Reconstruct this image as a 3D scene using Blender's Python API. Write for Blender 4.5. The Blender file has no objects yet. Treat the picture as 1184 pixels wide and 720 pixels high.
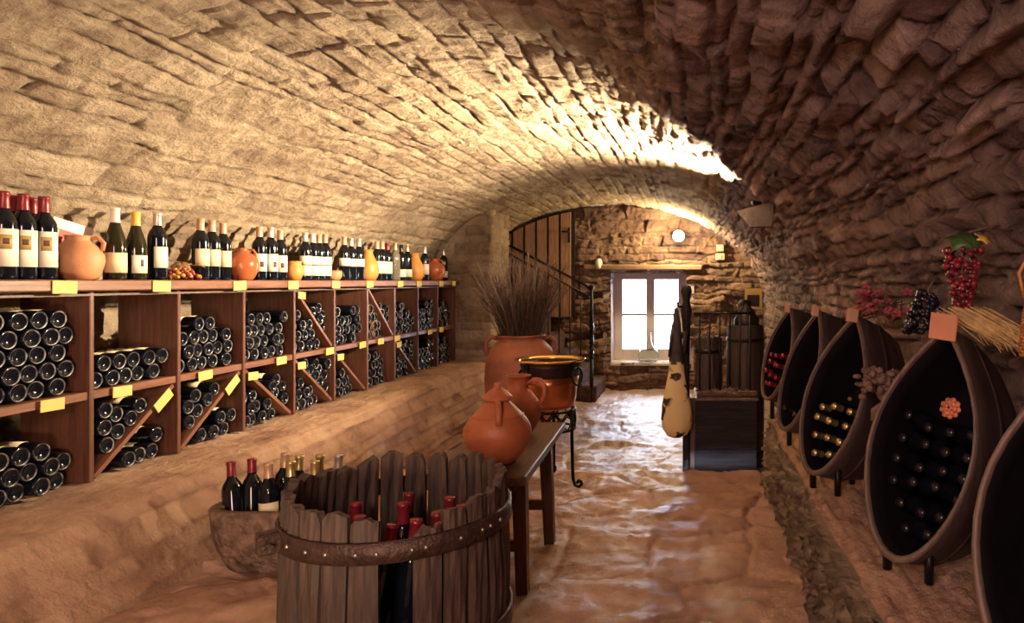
import bpy, bmesh, math, random
import numpy as np
from mathutils import Vector, Matrix, Euler
random.seed(7)
C = bpy.context.scene.collection
PI = math.pi
H = 1.18            # camera height
F = 790.0           # focal length in pixels of the 1184x720 frame

# ------------------------------------------------------------------ helpers
class MB:
    """collects shapes in one bmesh; build() links them as one mesh object"""
    def __init__(s): s.bm = bmesh.new(); s.uv = None
    def _tag(s, faces, mat, smooth):
        for f in faces: f.material_index = mat; f.smooth = smooth
    def box(s, c, size, rot=(0,0,0), bev=0.004, mat=0, mtx=None, jit=0.0):
        m = Matrix.Translation(c) @ Euler(rot).to_matrix().to_4x4() @ Matrix.Diagonal((*size, 1))
        if mtx is not None: m = mtx @ m
        before = set(s.bm.faces)
        r = bmesh.ops.create_cube(s.bm, size=1.0, matrix=m)
        if jit:
            for v in r['verts']: v.co += Vector((random.uniform(-jit, jit), random.uniform(-jit, jit), random.uniform(-jit, jit)))
        if bev:
            es = list({e for v in r['verts'] for e in v.link_edges})
            bmesh.ops.bevel(s.bm, geom=es, offset=bev, segments=1, affect='EDGES', profile=0.5)
        s._tag([f for f in s.bm.faces if f not in before], mat, False)
        return s
    def lathe(s, prof, n=24, mtx=None, mat=0, mats=None, smooth=True, sx=1, sy=1, a0=0, a1=2*PI, wob=None):
        full = abs(a1-a0-2*PI) < 1e-6
        cols = n if full else n+1
        rings = []
        M = mtx or Matrix()
        for k, (r, z) in enumerate(prof):
            if r < 1e-6 and full:
                rings.append([s.bm.verts.new(M @ Vector((0,0,z)))])
            else:
                ring = []
                for i in range(cols):
                    a = a0+(a1-a0)*i/n
                    q = r*(1+(wob(a, z) if wob else 0))
                    ring.append(s.bm.verts.new(M @ Vector((q*math.cos(a)*sx, q*math.sin(a)*sy, z))))
                rings.append(ring)
        for k in range(len(rings)-1):
            A, B = rings[k], rings[k+1]
            mi = mats[k] if mats else mat
            fs = []
            for i in range(n):
                j = (i+1) % cols
                if len(A) == 1 and len(B) == 1: continue
                if len(A) == 1: q = [A[0], B[j], B[i]]
                elif len(B) == 1: q = [A[i], A[j], B[0]]
                else: q = [A[i], A[j], B[j], B[i]]
                try: fs.append(s.bm.faces.new(q))
                except ValueError: pass
            s._tag(fs, mi, smooth)
        return s
    def tube(s, pts, r, n=8, mat=0, closed=False, cap=True, smooth=True):
        P = [Vector(p) for p in pts]
        R = r if isinstance(r, (list, tuple)) else [r]*len(P)
        rings = []; up = None
        for i, p in enumerate(P):
            if closed: t = P[(i+1) % len(P)]-P[i-1]
            else: t = P[min(i+1, len(P)-1)]-P[max(i-1, 0)]
            if t.length < 1e-9: t = Vector((0,0,1))
            t.normalize()
            if up is None: up = t.orthogonal().normalized()
            up = (up-t*up.dot(t))
            if up.length < 1e-6: up = t.orthogonal()
            up.normalize(); b = t.cross(up)
            rings.append([s.bm.verts.new(p+(up*math.cos(2*PI*k/n)+b*math.sin(2*PI*k/n))*R[i]) for k in range(n)])
        fs = []
        m = len(rings)
        for i in range(m if closed else m-1):
            A, B = rings[i], rings[(i+1) % m]
            for k in range(n):
                fs.append(s.bm.faces.new([A[k], A[(k+1) % n], B[(k+1) % n], B[k]]))
        s._tag(fs, mat, smooth)
        if cap and not closed:
            f1 = s.bm.faces.new(list(reversed(rings[0]))); f2 = s.bm.faces.new(rings[-1])
            s._tag([f1, f2], mat, False)
        return s
    def prism(s, poly, z0, z1, mtx=None, mat=0, smooth=False):
        M = mtx or Matrix()
        a = [s.bm.verts.new(M @ Vector((x, y, z0))) for x, y in poly]
        b = [s.bm.verts.new(M @ Vector((x, y, z1))) for x, y in poly]
        n = len(poly); fs = []
        for i in range(n): fs.append(s.bm.faces.new([a[i], a[(i+1) % n], b[(i+1) % n], b[i]]))
        s._tag(fs, mat, smooth)
        s._tag([s.bm.faces.new(list(reversed(a))), s.bm.faces.new(b)], mat, False)
        return s
    def ball(s, c, r, mat=0, sub=1, sc=(1,1,1)):
        before = set(s.bm.faces)
        bmesh.ops.create_icosphere(s.bm, subdivisions=sub, radius=r, matrix=Matrix.Translation(c) @ Matrix.Diagonal((*sc, 1)))
        s._tag([f for f in s.bm.faces if f not in before], mat, True)
        return s
    def mesh(s, name, mats):
        bmesh.ops.recalc_face_normals(s.bm, faces=s.bm.faces)
        me = bpy.data.meshes.new(name); s.bm.to_mesh(me); s.bm.free()
        for m in (mats if isinstance(mats, (list, tuple)) else [mats]): me.materials.append(m)
        return me
    def build(s, name, mats, parent=None, loc=None, rot=None):
        return link(name, s.mesh(name, mats), parent, loc, rot)

def link(name, me, parent=None, loc=None, rot=None):
    o = bpy.data.objects.new(name, me); C.objects.link(o)
    if parent is not None: o.parent = parent
    if loc is not None: o.location = loc
    if rot is not None: o.rotation_euler = rot
    return o
def tag(o, label, cat, group=None):
    o['label'] = label; o['category'] = cat
    if group: o['group'] = group
    return o
def thing(name, label, cat, loc=(0,0,0), rz=0, group=None):
    o = link(name, None, None, loc, (0,0,rz)); return tag(o, label, cat, group)
def struct(o):
    o['kind'] = 'structure'; return o
def dup(o, loc=None, rot=None, label=None, group=None):
    c = o.copy(); C.objects.link(c)
    if loc is not None: c.location = loc
    if rot is not None: c.rotation_euler = rot
    if label: c['label'] = label
    if group: c['group'] = group
    for ch in list(o.children):
        d = ch.copy(); C.objects.link(d); d.parent = c
        for g in list(ch.children):
            e = g.copy(); C.objects.link(e); e.parent = d
    return c

# ------------------------------------------------------------------ noise (numpy)
def vnoise(x, y, seed=0):
    x = np.asarray(x, float); y = np.asarray(y, float)
    xi = np.floor(x).astype(np.int64); yi = np.floor(y).astype(np.int64)
    fx = x-xi; fy = y-yi
    fx = fx*fx*(3-2*fx); fy = fy*fy*(3-2*fy)
    def h(a, b):
        n = (a*374761393+b*668265263+seed*974634721) & 0x7fffffff
        n = ((n ^ (n >> 13))*1274126177) & 0x7fffffff
        n = ((n ^ (n >> 16))*974711) & 0x7fffffff
        return (n & 0xffff)/65535.0
    return (h(xi,yi)*(1-fx)+h(xi+1,yi)*fx)*(1-fy)+(h(xi,yi+1)*(1-fx)+h(xi+1,yi+1)*fx)*fy
def fbm(x, y, o=4, seed=0):
    t = 0; a = .5; s = 0
    for k in range(o):
        t = t+a*vnoise(x*2**k, y*2**k, seed+k*17); s += a; a *= .5
    return t/s
def sstep(a, b, x):
    t = np.clip((x-a)/(b-a), 0, 1); return t*t*(3-2*t)

def stones(U, V, seed, ch=(.06,.13), sl=(.12,.4), warp=.02, wf=1.6):
    """rubble courses along U stacked along V -> edge distance, three random numbers per stone, local offsets"""
    rng = np.random.RandomState(seed)
    Vw = V+warp*2*(fbm(U*wf, V*wf, 3, seed)-.5)+.3*warp*(fbm(U*7, V*7, 2, seed+3)-.5)
    b = [Vw.min()-.01]
    while b[-1] < Vw.max()+.2: b.append(b[-1]+rng.uniform(*ch))
    b = np.array(b)
    c = np.clip(np.searchsorted(b, Vw, side='right')-1, 0, len(b)-2)
    dv0 = Vw-b[c]; dv1 = b[c+1]-Vw
    Uw = U+warp*1.6*(fbm(U*4+9, V*4, 3, seed+5)-.5)
    e = np.zeros_like(U); r1 = np.zeros_like(U); r2 = np.zeros_like(U); r3 = np.zeros_like(U); lu = np.zeros_like(U)
    umin, umax = U.min()-.3, U.max()+.5
    for k in range(len(b)-1):
        m = c == k
        if not m.any(): continue
        ub = [umin-rng.uniform(0, .3)]
        while ub[-1] < umax: ub.append(ub[-1]+rng.uniform(*sl)*(.6+.8*rng.rand()))
        ub = np.array(ub); n = len(ub)
        R = rng.rand(3, n)
        u = Uw[m]; j = np.clip(np.searchsorted(ub, u, side='right')-1, 0, n-2)
        du = np.minimum(u-ub[j], ub[j+1]-u)
        e[m] = np.minimum(du*1.0, np.minimum(dv0, dv1)[m])
        r1[m] = R[0][j]; r2[m] = R[1][j]; r3[m] = R[2][j]
        lu[m] = u-(ub[j]+ub[j+1])/2
    lv = (dv0-dv1)/2
    return e, r1, r2, r3, lu, lv

def gridmesh(name, P, mats, tint=None, keep=None, smooth=True, flip=False):
    """P: (n,m,3) array of positions -> mesh"""
    n, m = P.shape[:2]
    idx = np.arange(n*m).reshape(n, m)
    q = np.stack([idx[:-1,:-1], idx[1:,:-1], idx[1:,1:], idx[:-1,1:]], -1)
    if flip: q = q[..., ::-1]
    if keep is not None: q = q[keep]
    q = q.reshape(-1, 4)
    used = np.zeros(n*m, bool); used[q.ravel()] = True
    remap = np.cumsum(used)-1
    co = P.reshape(-1, 3)[used]; q = remap[q]
    me = bpy.data.meshes.new(name)
    me.vertices.add(len(co)); me.vertices.foreach_set('co', co.astype(np.float32).ravel())
    me.loops.add(q.size); me.loops.foreach_set('vertex_index', q.astype(np.int32).ravel())
    me.polygons.add(len(q)); me.polygons.foreach_set('loop_start', np.arange(0, q.size, 4, dtype=np.int32))
    me.polygons.foreach_set('use_smooth', np.full(len(q), smooth))
    me.update(calc_edges=True)
    if tint is not None:
        a = me.attributes.new('tint', 'FLOAT', 'POINT')
        a.data.foreach_set('value', tint.reshape(-1)[used].astype(np.float32))
    for mt in (mats if isinstance(mats, (list, tuple)) else [mats]): me.materials.append(mt)
    me.validate()
    return me

# ------------------------------------------------------------------ materials
def mat(name):
    m = bpy.data.materials.new(name); m.use_nodes = True
    nt = m.node_tree; b = nt.nodes['Principled BSDF']
    return m, nt, b
def simple(name, col, rough=.5, metal=0, spec=.5, bump=0, bscale=60, var=0.0, vscale=8, coat=0, bd=.01):
    m, nt, b = mat(name)
    b.inputs['Base Color'].default_value = (*col, 1); b.inputs['Roughness'].default_value = rough
    b.inputs['Metallic'].default_value = metal; b.inputs['Specular IOR Level'].default_value = spec
    b.inputs['Coat Weight'].default_value = coat
    tc = nt.nodes.new('ShaderNodeTexCoord')
    if var:
        n = nt.nodes.new('ShaderNodeTexNoise'); n.inputs['Scale'].default_value = vscale; n.inputs['Detail'].default_value = 5
        nt.links.new(tc.outputs['Object'], n.inputs['Vector'])
        r = nt.nodes.new('ShaderNodeValToRGB'); r.color_ramp.elements[0].position = .3; r.color_ramp.elements[1].position = .7
        r.color_ramp.elements[0].color = (*[c*(1-var) for c in col], 1); r.color_ramp.elements[1].color = (*[min(1, c*(1+var)) for c in col], 1)
        nt.links.new(n.outputs['Fac'], r.inputs['Fac']); nt.links.new(r.outputs['Color'], b.inputs['Base Color'])
    if bump:
        n = nt.nodes.new('ShaderNodeTexNoise'); n.inputs['Scale'].default_value = bscale; n.inputs['Detail'].default_value = 6
        nt.links.new(tc.outputs['Object'], n.inputs['Vector'])
        bp = nt.nodes.new('ShaderNodeBump'); bp.inputs['Strength'].default_value = bump; bp.inputs['Distance'].default_value = bd
        nt.links.new(n.outputs['Fac'], bp.inputs['Height']); nt.links.new(bp.outputs['Normal'], b.inputs['Normal'])
    return m
def wood(name, c1, c2, rough=.5, axis='Z', scale=14, bump=.25):
    m, nt, b = mat(name)
    tc = nt.nodes.new('ShaderNodeTexCoord'); mp = nt.nodes.new('ShaderNodeMapping')
    sc = {'X': (.08,1,1), 'Y': (1,.08,1), 'Z': (1,1,.08)}[axis]
    mp.inputs['Scale'].default_value = sc
    nt.links.new(tc.outputs['Object'], mp.inputs['Vector'])
    n = nt.nodes.new('ShaderNodeTexNoise'); n.inputs['Scale'].default_value = scale*4; n.inputs['Detail'].default_value = 8; n.inputs['Roughness'].default_value = .65
    nt.links.new(mp.outputs['Vector'], n.inputs['Vector'])
    r = nt.nodes.new('ShaderNodeValToRGB'); r.color_ramp.elements[0].position = .32; r.color_ramp.elements[1].position = .72
    r.color_ramp.elements[0].color = (*c1, 1); r.color_ramp.elements[1].color = (*c2, 1)
    nt.links.new(n.outputs['Fac'], r.inputs['Fac']); nt.links.new(r.outputs['Color'], b.inputs['Base Color'])
    b.inputs['Roughness'].default_value = rough
    bp = nt.nodes.new('ShaderNodeBump'); bp.inputs['Strength'].default_value = bump; bp.inputs['Distance'].default_value = .006
    nt.links.new(n.outputs['Fac'], bp.inputs['Height']); nt.links.new(bp.outputs['Normal'], b.inputs['Normal'])
    return m
def stone(name, cols, rough=.85, nscale=9, bump=.6, bd=.012, spec=.3, bscale=38, rvar=0):
    """stone coloured by a per-stone 'tint' value plus mottling"""
    m, nt, b = mat(name)
    at = nt.nodes.new('ShaderNodeAttribute'); at.attribute_name = 'tint'
    tc = nt.nodes.new('ShaderNodeTexCoord')
    n = nt.nodes.new('ShaderNodeTexNoise'); n.inputs['Scale'].default_value = nscale; n.inputs['Detail'].default_value = 8; n.inputs['Roughness'].default_value = .62
    nt.links.new(tc.outputs['Object'], n.inputs['Vector'])
    mx = nt.nodes.new('ShaderNodeMath'); mx.operation = 'MULTIPLY_ADD'; mx.inputs[1].default_value = .75
    ad = nt.nodes.new('ShaderNodeMath'); ad.operation = 'MULTIPLY'; ad.inputs[1].default_value = .5
    nt.links.new(at.outputs['Fac'], ad.inputs[0])
    nt.links.new(n.outputs['Fac'], mx.inputs[0]); nt.links.new(ad.outputs[0], mx.inputs[2])
    r = nt.nodes.new('ShaderNodeValToRGB'); el = r.color_ramp.elements
    pos = np.linspace(.34, .86, len(cols))
    el[0].position = pos[0]; el[0].color = (*cols[0], 1); el[1].position = pos[-1]; el[1].color = (*cols[-1], 1)
    for p, c in zip(pos[1:-1], cols[1:-1]):
        q = el.new(p); q.color = (*c, 1)
    nt.links.new(mx.outputs[0], r.inputs['Fac']); nt.links.new(r.outputs['Color'], b.inputs['Base Color'])
    b.inputs['Roughness'].default_value = rough; b.inputs['Specular IOR Level'].default_value = spec
    n2 = nt.nodes.new('ShaderNodeTexNoise'); n2.inputs['Scale'].default_value = bscale; n2.inputs['Detail'].default_value = 9; n2.inputs['Roughness'].default_value = .7
    nt.links.new(tc.outputs['Object'], n2.inputs['Vector'])
    bp = nt.nodes.new('ShaderNodeBump'); bp.inputs['Strength'].default_value = bump; bp.inputs['Distance'].default_value = bd
    vo_ = nt.nodes.new('ShaderNodeTexVoronoi'); vo_.inputs['Scale'].default_value = bscale*.45; vo_.feature = 'F1'
    wv = nt.nodes.new('ShaderNodeVectorMath'); wv.operation = 'MULTIPLY_ADD'; wv.inputs[1].default_value = (.12,.12,.12)
    nt.links.new(n.outputs['Color'], wv.inputs[0]); nt.links.new(tc.outputs['Object'], wv.inputs[2]); nt.links.new(wv.outputs[0], vo_.inputs['Vector'])
    mm = nt.nodes.new('ShaderNodeMath'); mm.operation = 'MULTIPLY_ADD'; mm.inputs[1].default_value = .45
    nt.links.new(vo_.outputs['Distance'], mm.inputs[0]); nt.links.new(n2.outputs['Fac'], mm.inputs[2])
    nt.links.new(mm.outputs[0], bp.inputs['Height']); nt.links.new(bp.outputs['Normal'], b.inputs['Normal'])
    if rvar:
        mr = nt.nodes.new('ShaderNodeMapRange'); mr.inputs['To Min'].default_value = rough-rvar; mr.inputs['To Max'].default_value = rough+rvar
        mr.inputs['From Min'].default_value = .3; mr.inputs['From Max'].default_value = .7
        nt.links.new(n.outputs['Fac'], mr.inputs['Value']); nt.links.new(mr.outputs[0], b.inputs['Roughness'])
    return m

M = {}
M['vault'] = stone('vault_stone', [(.17,.115,.085), (.32,.235,.165), (.43,.33,.235), (.54,.43,.31)], bump=1.0, bd=.028)
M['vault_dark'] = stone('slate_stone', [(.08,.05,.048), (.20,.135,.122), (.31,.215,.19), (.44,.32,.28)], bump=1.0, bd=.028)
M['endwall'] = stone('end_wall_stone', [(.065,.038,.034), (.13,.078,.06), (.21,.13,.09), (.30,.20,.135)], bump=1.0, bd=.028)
M['ledge'] = stone('ledge_stone', [(.22,.11,.08), (.40,.235,.165), (.52,.325,.225), (.60,.40,.28)], bump=.9, bd=.02, nscale=6)
M['floor'] = stone('flagstone', [(.20,.105,.078), (.33,.185,.135), (.42,.25,.185), (.50,.32,.245)], rough=.44, bump=.7, bd=.014, nscale=5, bscale=20, spec=.5, rvar=.14)
M['floor_cool'] = stone('cool_flagstone', [(.18,.11,.095), (.30,.20,.175), (.38,.27,.235), (.46,.34,.30)], rough=.36, bump=.7, bd=.014, nscale=5, bscale=20, spec=.6, rvar=.12)  # cooler, smoother flagstone copy with the window's glow put into the colour
M['rack'] = wood('rack_wood', (.07,.025,.016), (.17,.065,.04), .42, 'Z')
M['rack_y'] = wood('rack_board_wood', (.12,.045,.026), (.26,.11,.065), .42, 'Y')
M['bench'] = wood('bench_wood', (.055,.022,.014), (.16,.07,.042), .4, 'Y')
M['bench_leg'] = wood('bench_leg_wood', (.05,.02,.013), (.14,.055,.035), .42, 'Z')
M['stave'] = wood('weathered_stave_wood', (.022,.014,.012), (.12,.07,.05), .7, 'Z', bump=.5)
M['plank'] = wood('door_plank_wood', (.24,.12,.06), (.48,.28,.15), .35, 'Z')
M['tub'] = wood('dark_tub_wood', (.022,.012,.011), (.06,.034,.03), .55, 'Z')
M['stain_shade'] = simple('stained_shaded_wood', (.006,.004,.006), .8, spec=.12, var=.3, vscale=12)  # stained tub wood, blackened so the shade inside is in the colour
M['tubrim'] = wood('tub_rim_wood', (.085,.052,.042), (.18,.12,.095), .55, 'Z')
M['binwood'] = wood('black_painted_wood', (.012,.010,.012), (.035,.03,.035), .5, 'X')
M['binwood'].node_tree.nodes['Principled BSDF'].inputs['Specular IOR Level'].default_value = .15
M['lintel'] = wood('lintel_wood', (.16,.10,.06), (.32,.20,.12), .65, 'X')
M['frame'] = simple('flare_washed_frame', (.62,.56,.62), .5, var=.1)  # pale lavender wash of the window flare put into the frame colour
M['twig'] = simple('twig', (.075,.04,.03), .8, var=.4, vscale=30)
M['vine'] = simple('vine_bark', (.16,.09,.065), .85, var=.5, vscale=40, bump=.8, bscale=50)
M['straw'] = simple('straw', (.55,.36,.15), .7, var=.35, vscale=40)
M['iron'] = simple('black_iron', (.018,.015,.016), .45, .7, bump=.2)
M['rust'] = simple('rusty_hoop_iron', (.065,.034,.026), .5, .45, bump=.5, bscale=90, var=.4, vscale=25)
M['rivet'] = simple('worn_rivet', (.42,.36,.31), .35, .8)
M['copper'] = simple('copper', (.62,.24,.13), .28, 1, var=.25, vscale=9, bump=.25, bscale=25)
M['soot'] = simple('sooty_copper', (.045,.022,.018), .45, .6, var=.4)
M['brass'] = simple('brass', (.72,.46,.16), .22, 1, var=.12)
M['terra'] = simple('terracotta', (.38,.105,.042), .5, var=.22, vscale=9, bump=.12, bscale=70)
M['terra_pale'] = simple('pale_terracotta', (.52,.23,.115), .6, var=.15, vscale=10, bump=.1)
M['terra_orange'] = simple('orange_terracotta', (.62,.25,.06), .5, var=.12, vscale=10)
M['terra_glaze'] = simple('glazed_terracotta', (.38,.10,.04), .2, var=.2, vscale=12)
M['tinaja'] = simple('dusty_terracotta', (.27,.09,.052), .65, var=.3, vscale=7, bump=.2)
M['glass'] = simple('dark_bottle_glass', (.005,.006,.010), .07, 0, .38)
M['glass_green'] = simple('olive_bottle_glass', (.018,.015,.006), .07, 0, .45)
M['ring'], nt, b = mat('glinting_glass_ring')  # base-ring highlight of the glass put into the colour, patchy with dust
b.inputs['Roughness'].default_value = .3
oi = nt.nodes.new('ShaderNodeTexCoord'); nz_ = nt.nodes.new('ShaderNodeTexNoise'); nz_.inputs['Scale'].default_value = 30
ob = nt.nodes.new('ShaderNodeObjectInfo'); va = nt.nodes.new('ShaderNodeVectorMath'); va.operation = 'ADD'
sx_ = nt.nodes.new('ShaderNodeMath'); sx_.operation = 'MULTIPLY'; sx_.inputs[1].default_value = 40; nt.links.new(ob.outputs['Random'], sx_.inputs[0])
cb = nt.nodes.new('ShaderNodeCombineXYZ'); nt.links.new(sx_.outputs[0], cb.inputs[0]); nt.links.new(sx_.outputs[0], cb.inputs[1])
nt.links.new(oi.outputs['Object'], va.inputs[0]); nt.links.new(cb.outputs[0], va.inputs[1]); nt.links.new(va.outputs[0], nz_.inputs['Vector'])
cr = nt.nodes.new('ShaderNodeValToRGB'); cr.color_ramp.elements[0].position = .42; cr.color_ramp.elements[0].color = (.008,.008,.014,1)
cr.color_ramp.elements[1].position = .66; cr.color_ramp.elements[1].color = (.22,.20,.21,1)
nt.links.new(nz_.outputs['Fac'], cr.inputs['Fac']); nt.links.new(cr.outputs['Color'], b.inputs['Base Color'])
M['glass_clear'], nt, b = mat('pale_glass'); b.inputs['Base Color'].default_value = (.9,.86,.68,1); b.inputs['Roughness'].default_value = .03; b.inputs['Transmission Weight'].default_value = .85
M['glass_blue'], nt, b = mat('pale_blue_glass'); b.inputs['Base Color'].default_value = (.93,.985,1,1); b.inputs['Roughness'].default_value = .08; b.inputs['Transmission Weight'].default_value = 1; b.inputs['IOR'].default_value = 1.03
M['pane'], nt, b = mat('window_pane'); b.inputs['Base Color'].default_value = (1,1,1,1); b.inputs['Roughness'].default_value = 0; b.inputs['Transmission Weight'].default_value = 1; b.inputs['IOR'].default_value = 1.02
M['paper'] = simple('label_paper', (.80,.74,.62), .7, var=.05)
M['cream'] = simple('cream_label', (.72,.62,.42), .7, var=.08)
M['ink'] = simple('label_ink', (.10,.045,.03), .7)
M['gilt'] = simple('label_gilt', (.42,.27,.10), .5)
M['foil_red'] = simple('red_foil', (.20,.022,.03), .32, .35, var=.1)
M['foil_gold'] = simple('gold_foil', (.62,.48,.24), .3, .8)
M['foil_white'] = simple('white_foil', (.75,.70,.58), .4, .1)
M['foil_yellow'] = simple('yellow_foil', (.72,.46,.07), .4, .2)
M['foil_silver'] = simple('silver_foil', (.62,.54,.50), .3, .7)
M['foil_tan'] = simple('tan_foil', (.55,.33,.22), .4, .3)
M['foil_black'] = simple('black_foil', (.02,.016,.02), .22, .3)
M['foil_crimson'] = simple('crimson_foil', (.26,.02,.035), .3, .3)
M['card'] = simple('yellow_card', (.62,.45,.14), .7, var=.06)
M['card_pink'] = simple('terracotta_plaque', (.52,.22,.13), .7, var=.1)
M['plaquewood'] = wood('pale_plaque_wood', (.34,.18,.12), (.48,.28,.19), .6)
M['boxred'] = simple('red_card', (.40,.05,.045), .55)
M['boxwhite'] = simple('white_card', (.80,.72,.62), .6)
M['grape_red'] = simple('red_grape', (.20,.018,.030), .25, var=.5, vscale=30)
M['grape_black'] = simple('black_grape', (.012,.010,.018), .25)
M['grape_amber'] = simple('amber_grape', (.50,.24,.06), .3, var=.4, vscale=25)
M['leaf'] = simple('vine_leaf', (.05,.10,.022), .5, var=.4, vscale=20)
M['leaf_dry'] = simple('dry_leaf', (.26,.13,.06), .7, var=.5, vscale=20)
M['flower'] = simple('dried_flower', (.30,.06,.08), .8, var=.6, vscale=40)
M['wicker'] = simple('wicker', (.42,.18,.06), .6, var=.4, vscale=60)
M['plate'] = simple('slate_plate', (.05,.035,.028), .7, var=.2, bump=.4)
M['switch'] = simple('cream_plastic', (.62,.50,.28), .4)
M['hide'], nt, b = mat('spotted_hide')
b.inputs['Roughness'].default_value = .75
tc = nt.nodes.new('ShaderNodeTexCoord'); nn = nt.nodes.new('ShaderNodeTexNoise'); nn.inputs['Scale'].default_value = 9; nn.inputs['Detail'].default_value = 3
rr = nt.nodes.new('ShaderNodeValToRGB'); rr.color_ramp.elements[0].position = .56; rr.color_ramp.elements[0].color = (.80,.66,.34,1)
rr.color_ramp.elements[1].position = .60; rr.color_ramp.elements[1].color = (.045,.02,.015,1)
nt.links.new(tc.outputs['Object'], nn.inputs['Vector']); nt.links.new(nn.outputs['Fac'], rr.inputs['Fac']); nt.links.new(rr.outputs['Color'], b.inputs['Base Color'])
M['bulb'], nt, b = mat('lit_bulb'); b.inputs['Emission Color'].default_value = (1,.82,.5,1); b.inputs['Emission Strength'].default_value = 40

# ------------------------------------------------------------------ the cellar
YB, YE = -1.6, 8.72          # rear and end walls
STEP = 4.2                   # the floor drops here
LOW = -.22
CX, AX, Z0, BZ = -.95, 1.90, .95, 1.22
def vault_z(x):
    return Z0+BZ*math.sqrt(max(0, 1-((x-CX)/AX)**2))-.05*(x-CX)/AX
# profile: up the left wall, over the arch, down the right wall
prof = [(CX-AX, z) for z in np.linspace(LOW-.05, Z0+.05, 60)]
th = np.linspace(PI, 0, 400)
prof += [(CX+AX*math.cos(t), Z0+BZ*math.sin(t)-.05*math.cos(t)) for t in th[1:]]
prof += [(CX+AX, z) for z in np.linspace(Z0-.05, LOW-.05, 60)[1:]]
prof = np.array(prof)
seg = np.r_[0, np.cumsum(np.linalg.norm(np.diff(prof, axis=0), axis=1))]
NV = 520
vv = np.linspace(0, seg[-1], NV)
px = np.interp(vv, seg, prof[:,0]); pz = np.interp(vv, seg, prof[:,1])
tx = np.gradient(px); tz = np.gradient(pz)
k = np.ones(9)/9
tx = np.convolve(np.pad(tx, 4, 'edge'), k, 'valid'); tz = np.convolve(np.pad(tz, 4, 'edge'), k, 'valid')
L = np.hypot(tx, tz); nx, nz = tz/L, -tx/L       # into the room
ys = [YB]
while ys[-1] < .7: ys.append(ys[-1]+.04)
while ys[-1] < YE: ys.append(ys[-1]+max(.0105, .0055*ys[-1]*.75))
ys[-1] = YE
ys = np.array(ys)
U, V = np.meshgrid(ys, vv, indexing='ij')
vn = V/seg[-1]
e, r1, r2, r3, lu, lv = stones(U, V, 11, (.06,.15), (.14,.48), .035)
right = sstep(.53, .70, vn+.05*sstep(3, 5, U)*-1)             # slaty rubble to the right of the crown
near = 1-sstep(2.4, 4.4, U)
smoothl = (1-sstep(.30, .50, vn))*near     # pointed, nearly flush masonry on the near left
er, q1, q2, q3, lur, lvr = stones(U, V, 23, (.035,.11), (.08,.34), .05)
n1 = fbm(U*2.2, V*2.2, 4, 3)-.5; n2 = fbm(U*14, V*14, 3, 8)-.5
joint = .005+.012*fbm(U*3, V*3, 2, 31)
hl = .020*sstep(0, 1, e/joint)+.016*(r1-.5)+(r2-.5)*lv*.22+(r3-.5)*lu*.07
# most joints are pointed flush with mortar, long cracks stay open
fill = np.clip(sstep(.44, .58, fbm(U*1.5+5, V*3.4, 3, 41))*(.45+.55*smoothl)+.35*smoothl, 0, 1)
hl = hl*(1-fill*.8)+fill*.015
farq = 1-.45*sstep(3, 5, U)
hr = (.034*sstep(0, 1, er/.012)+.062*(q1-.5)+(q2-.5)*lvr*1.3+(q3-.5)*lur*.45)*farq
hh = hl*(1-right)+hr*right+.045*n1+(.016+.010*smoothl)*n2+.012*(fbm(U*35, V*35, 2, 77)-.5)*(.5+.5*right)
hh = hh-.14*(1-sstep(2.6, 4.4, U))*sstep(.62, .74, vn)
hh = hh+.016*(fbm(U*11, V*11, 4, 99)-.5)*(1+1.2*right)
joint_shade = 1-.75*(1-sstep(0, .012, np.where(right > .5, er, e)))*(1-fill*(right < .5))  # joints darkened to put crevice shade into the stone colour
X = px[None]+nx[None]*hh; Z = pz[None]+nz[None]*hh
P = np.stack([X, U, Z], -1)
tint = np.clip((np.where(right > .5, .15+.6*q3, .30+.5*r3)+.5*(n1))*joint_shade, 0, 1)
i0 = int(np.argmin(abs(vv-np.interp(59, np.arange(len(seg)), seg)))); i1 = int(np.argmin(abs(vv-np.interp(len(seg)-60, np.arange(len(seg)), seg))))
icr = int(NV*.56)
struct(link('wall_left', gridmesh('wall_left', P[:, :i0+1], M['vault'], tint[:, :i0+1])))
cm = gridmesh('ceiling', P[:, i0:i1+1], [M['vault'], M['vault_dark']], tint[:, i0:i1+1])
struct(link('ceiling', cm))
# slate stones on the right flank, by stone
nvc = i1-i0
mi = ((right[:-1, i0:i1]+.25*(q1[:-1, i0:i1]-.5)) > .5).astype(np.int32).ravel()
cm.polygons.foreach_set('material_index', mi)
struct(link('wall_right', gridmesh('wall_right', P[:, i1:], M['vault_dark'], tint[:, i1:])))

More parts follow.
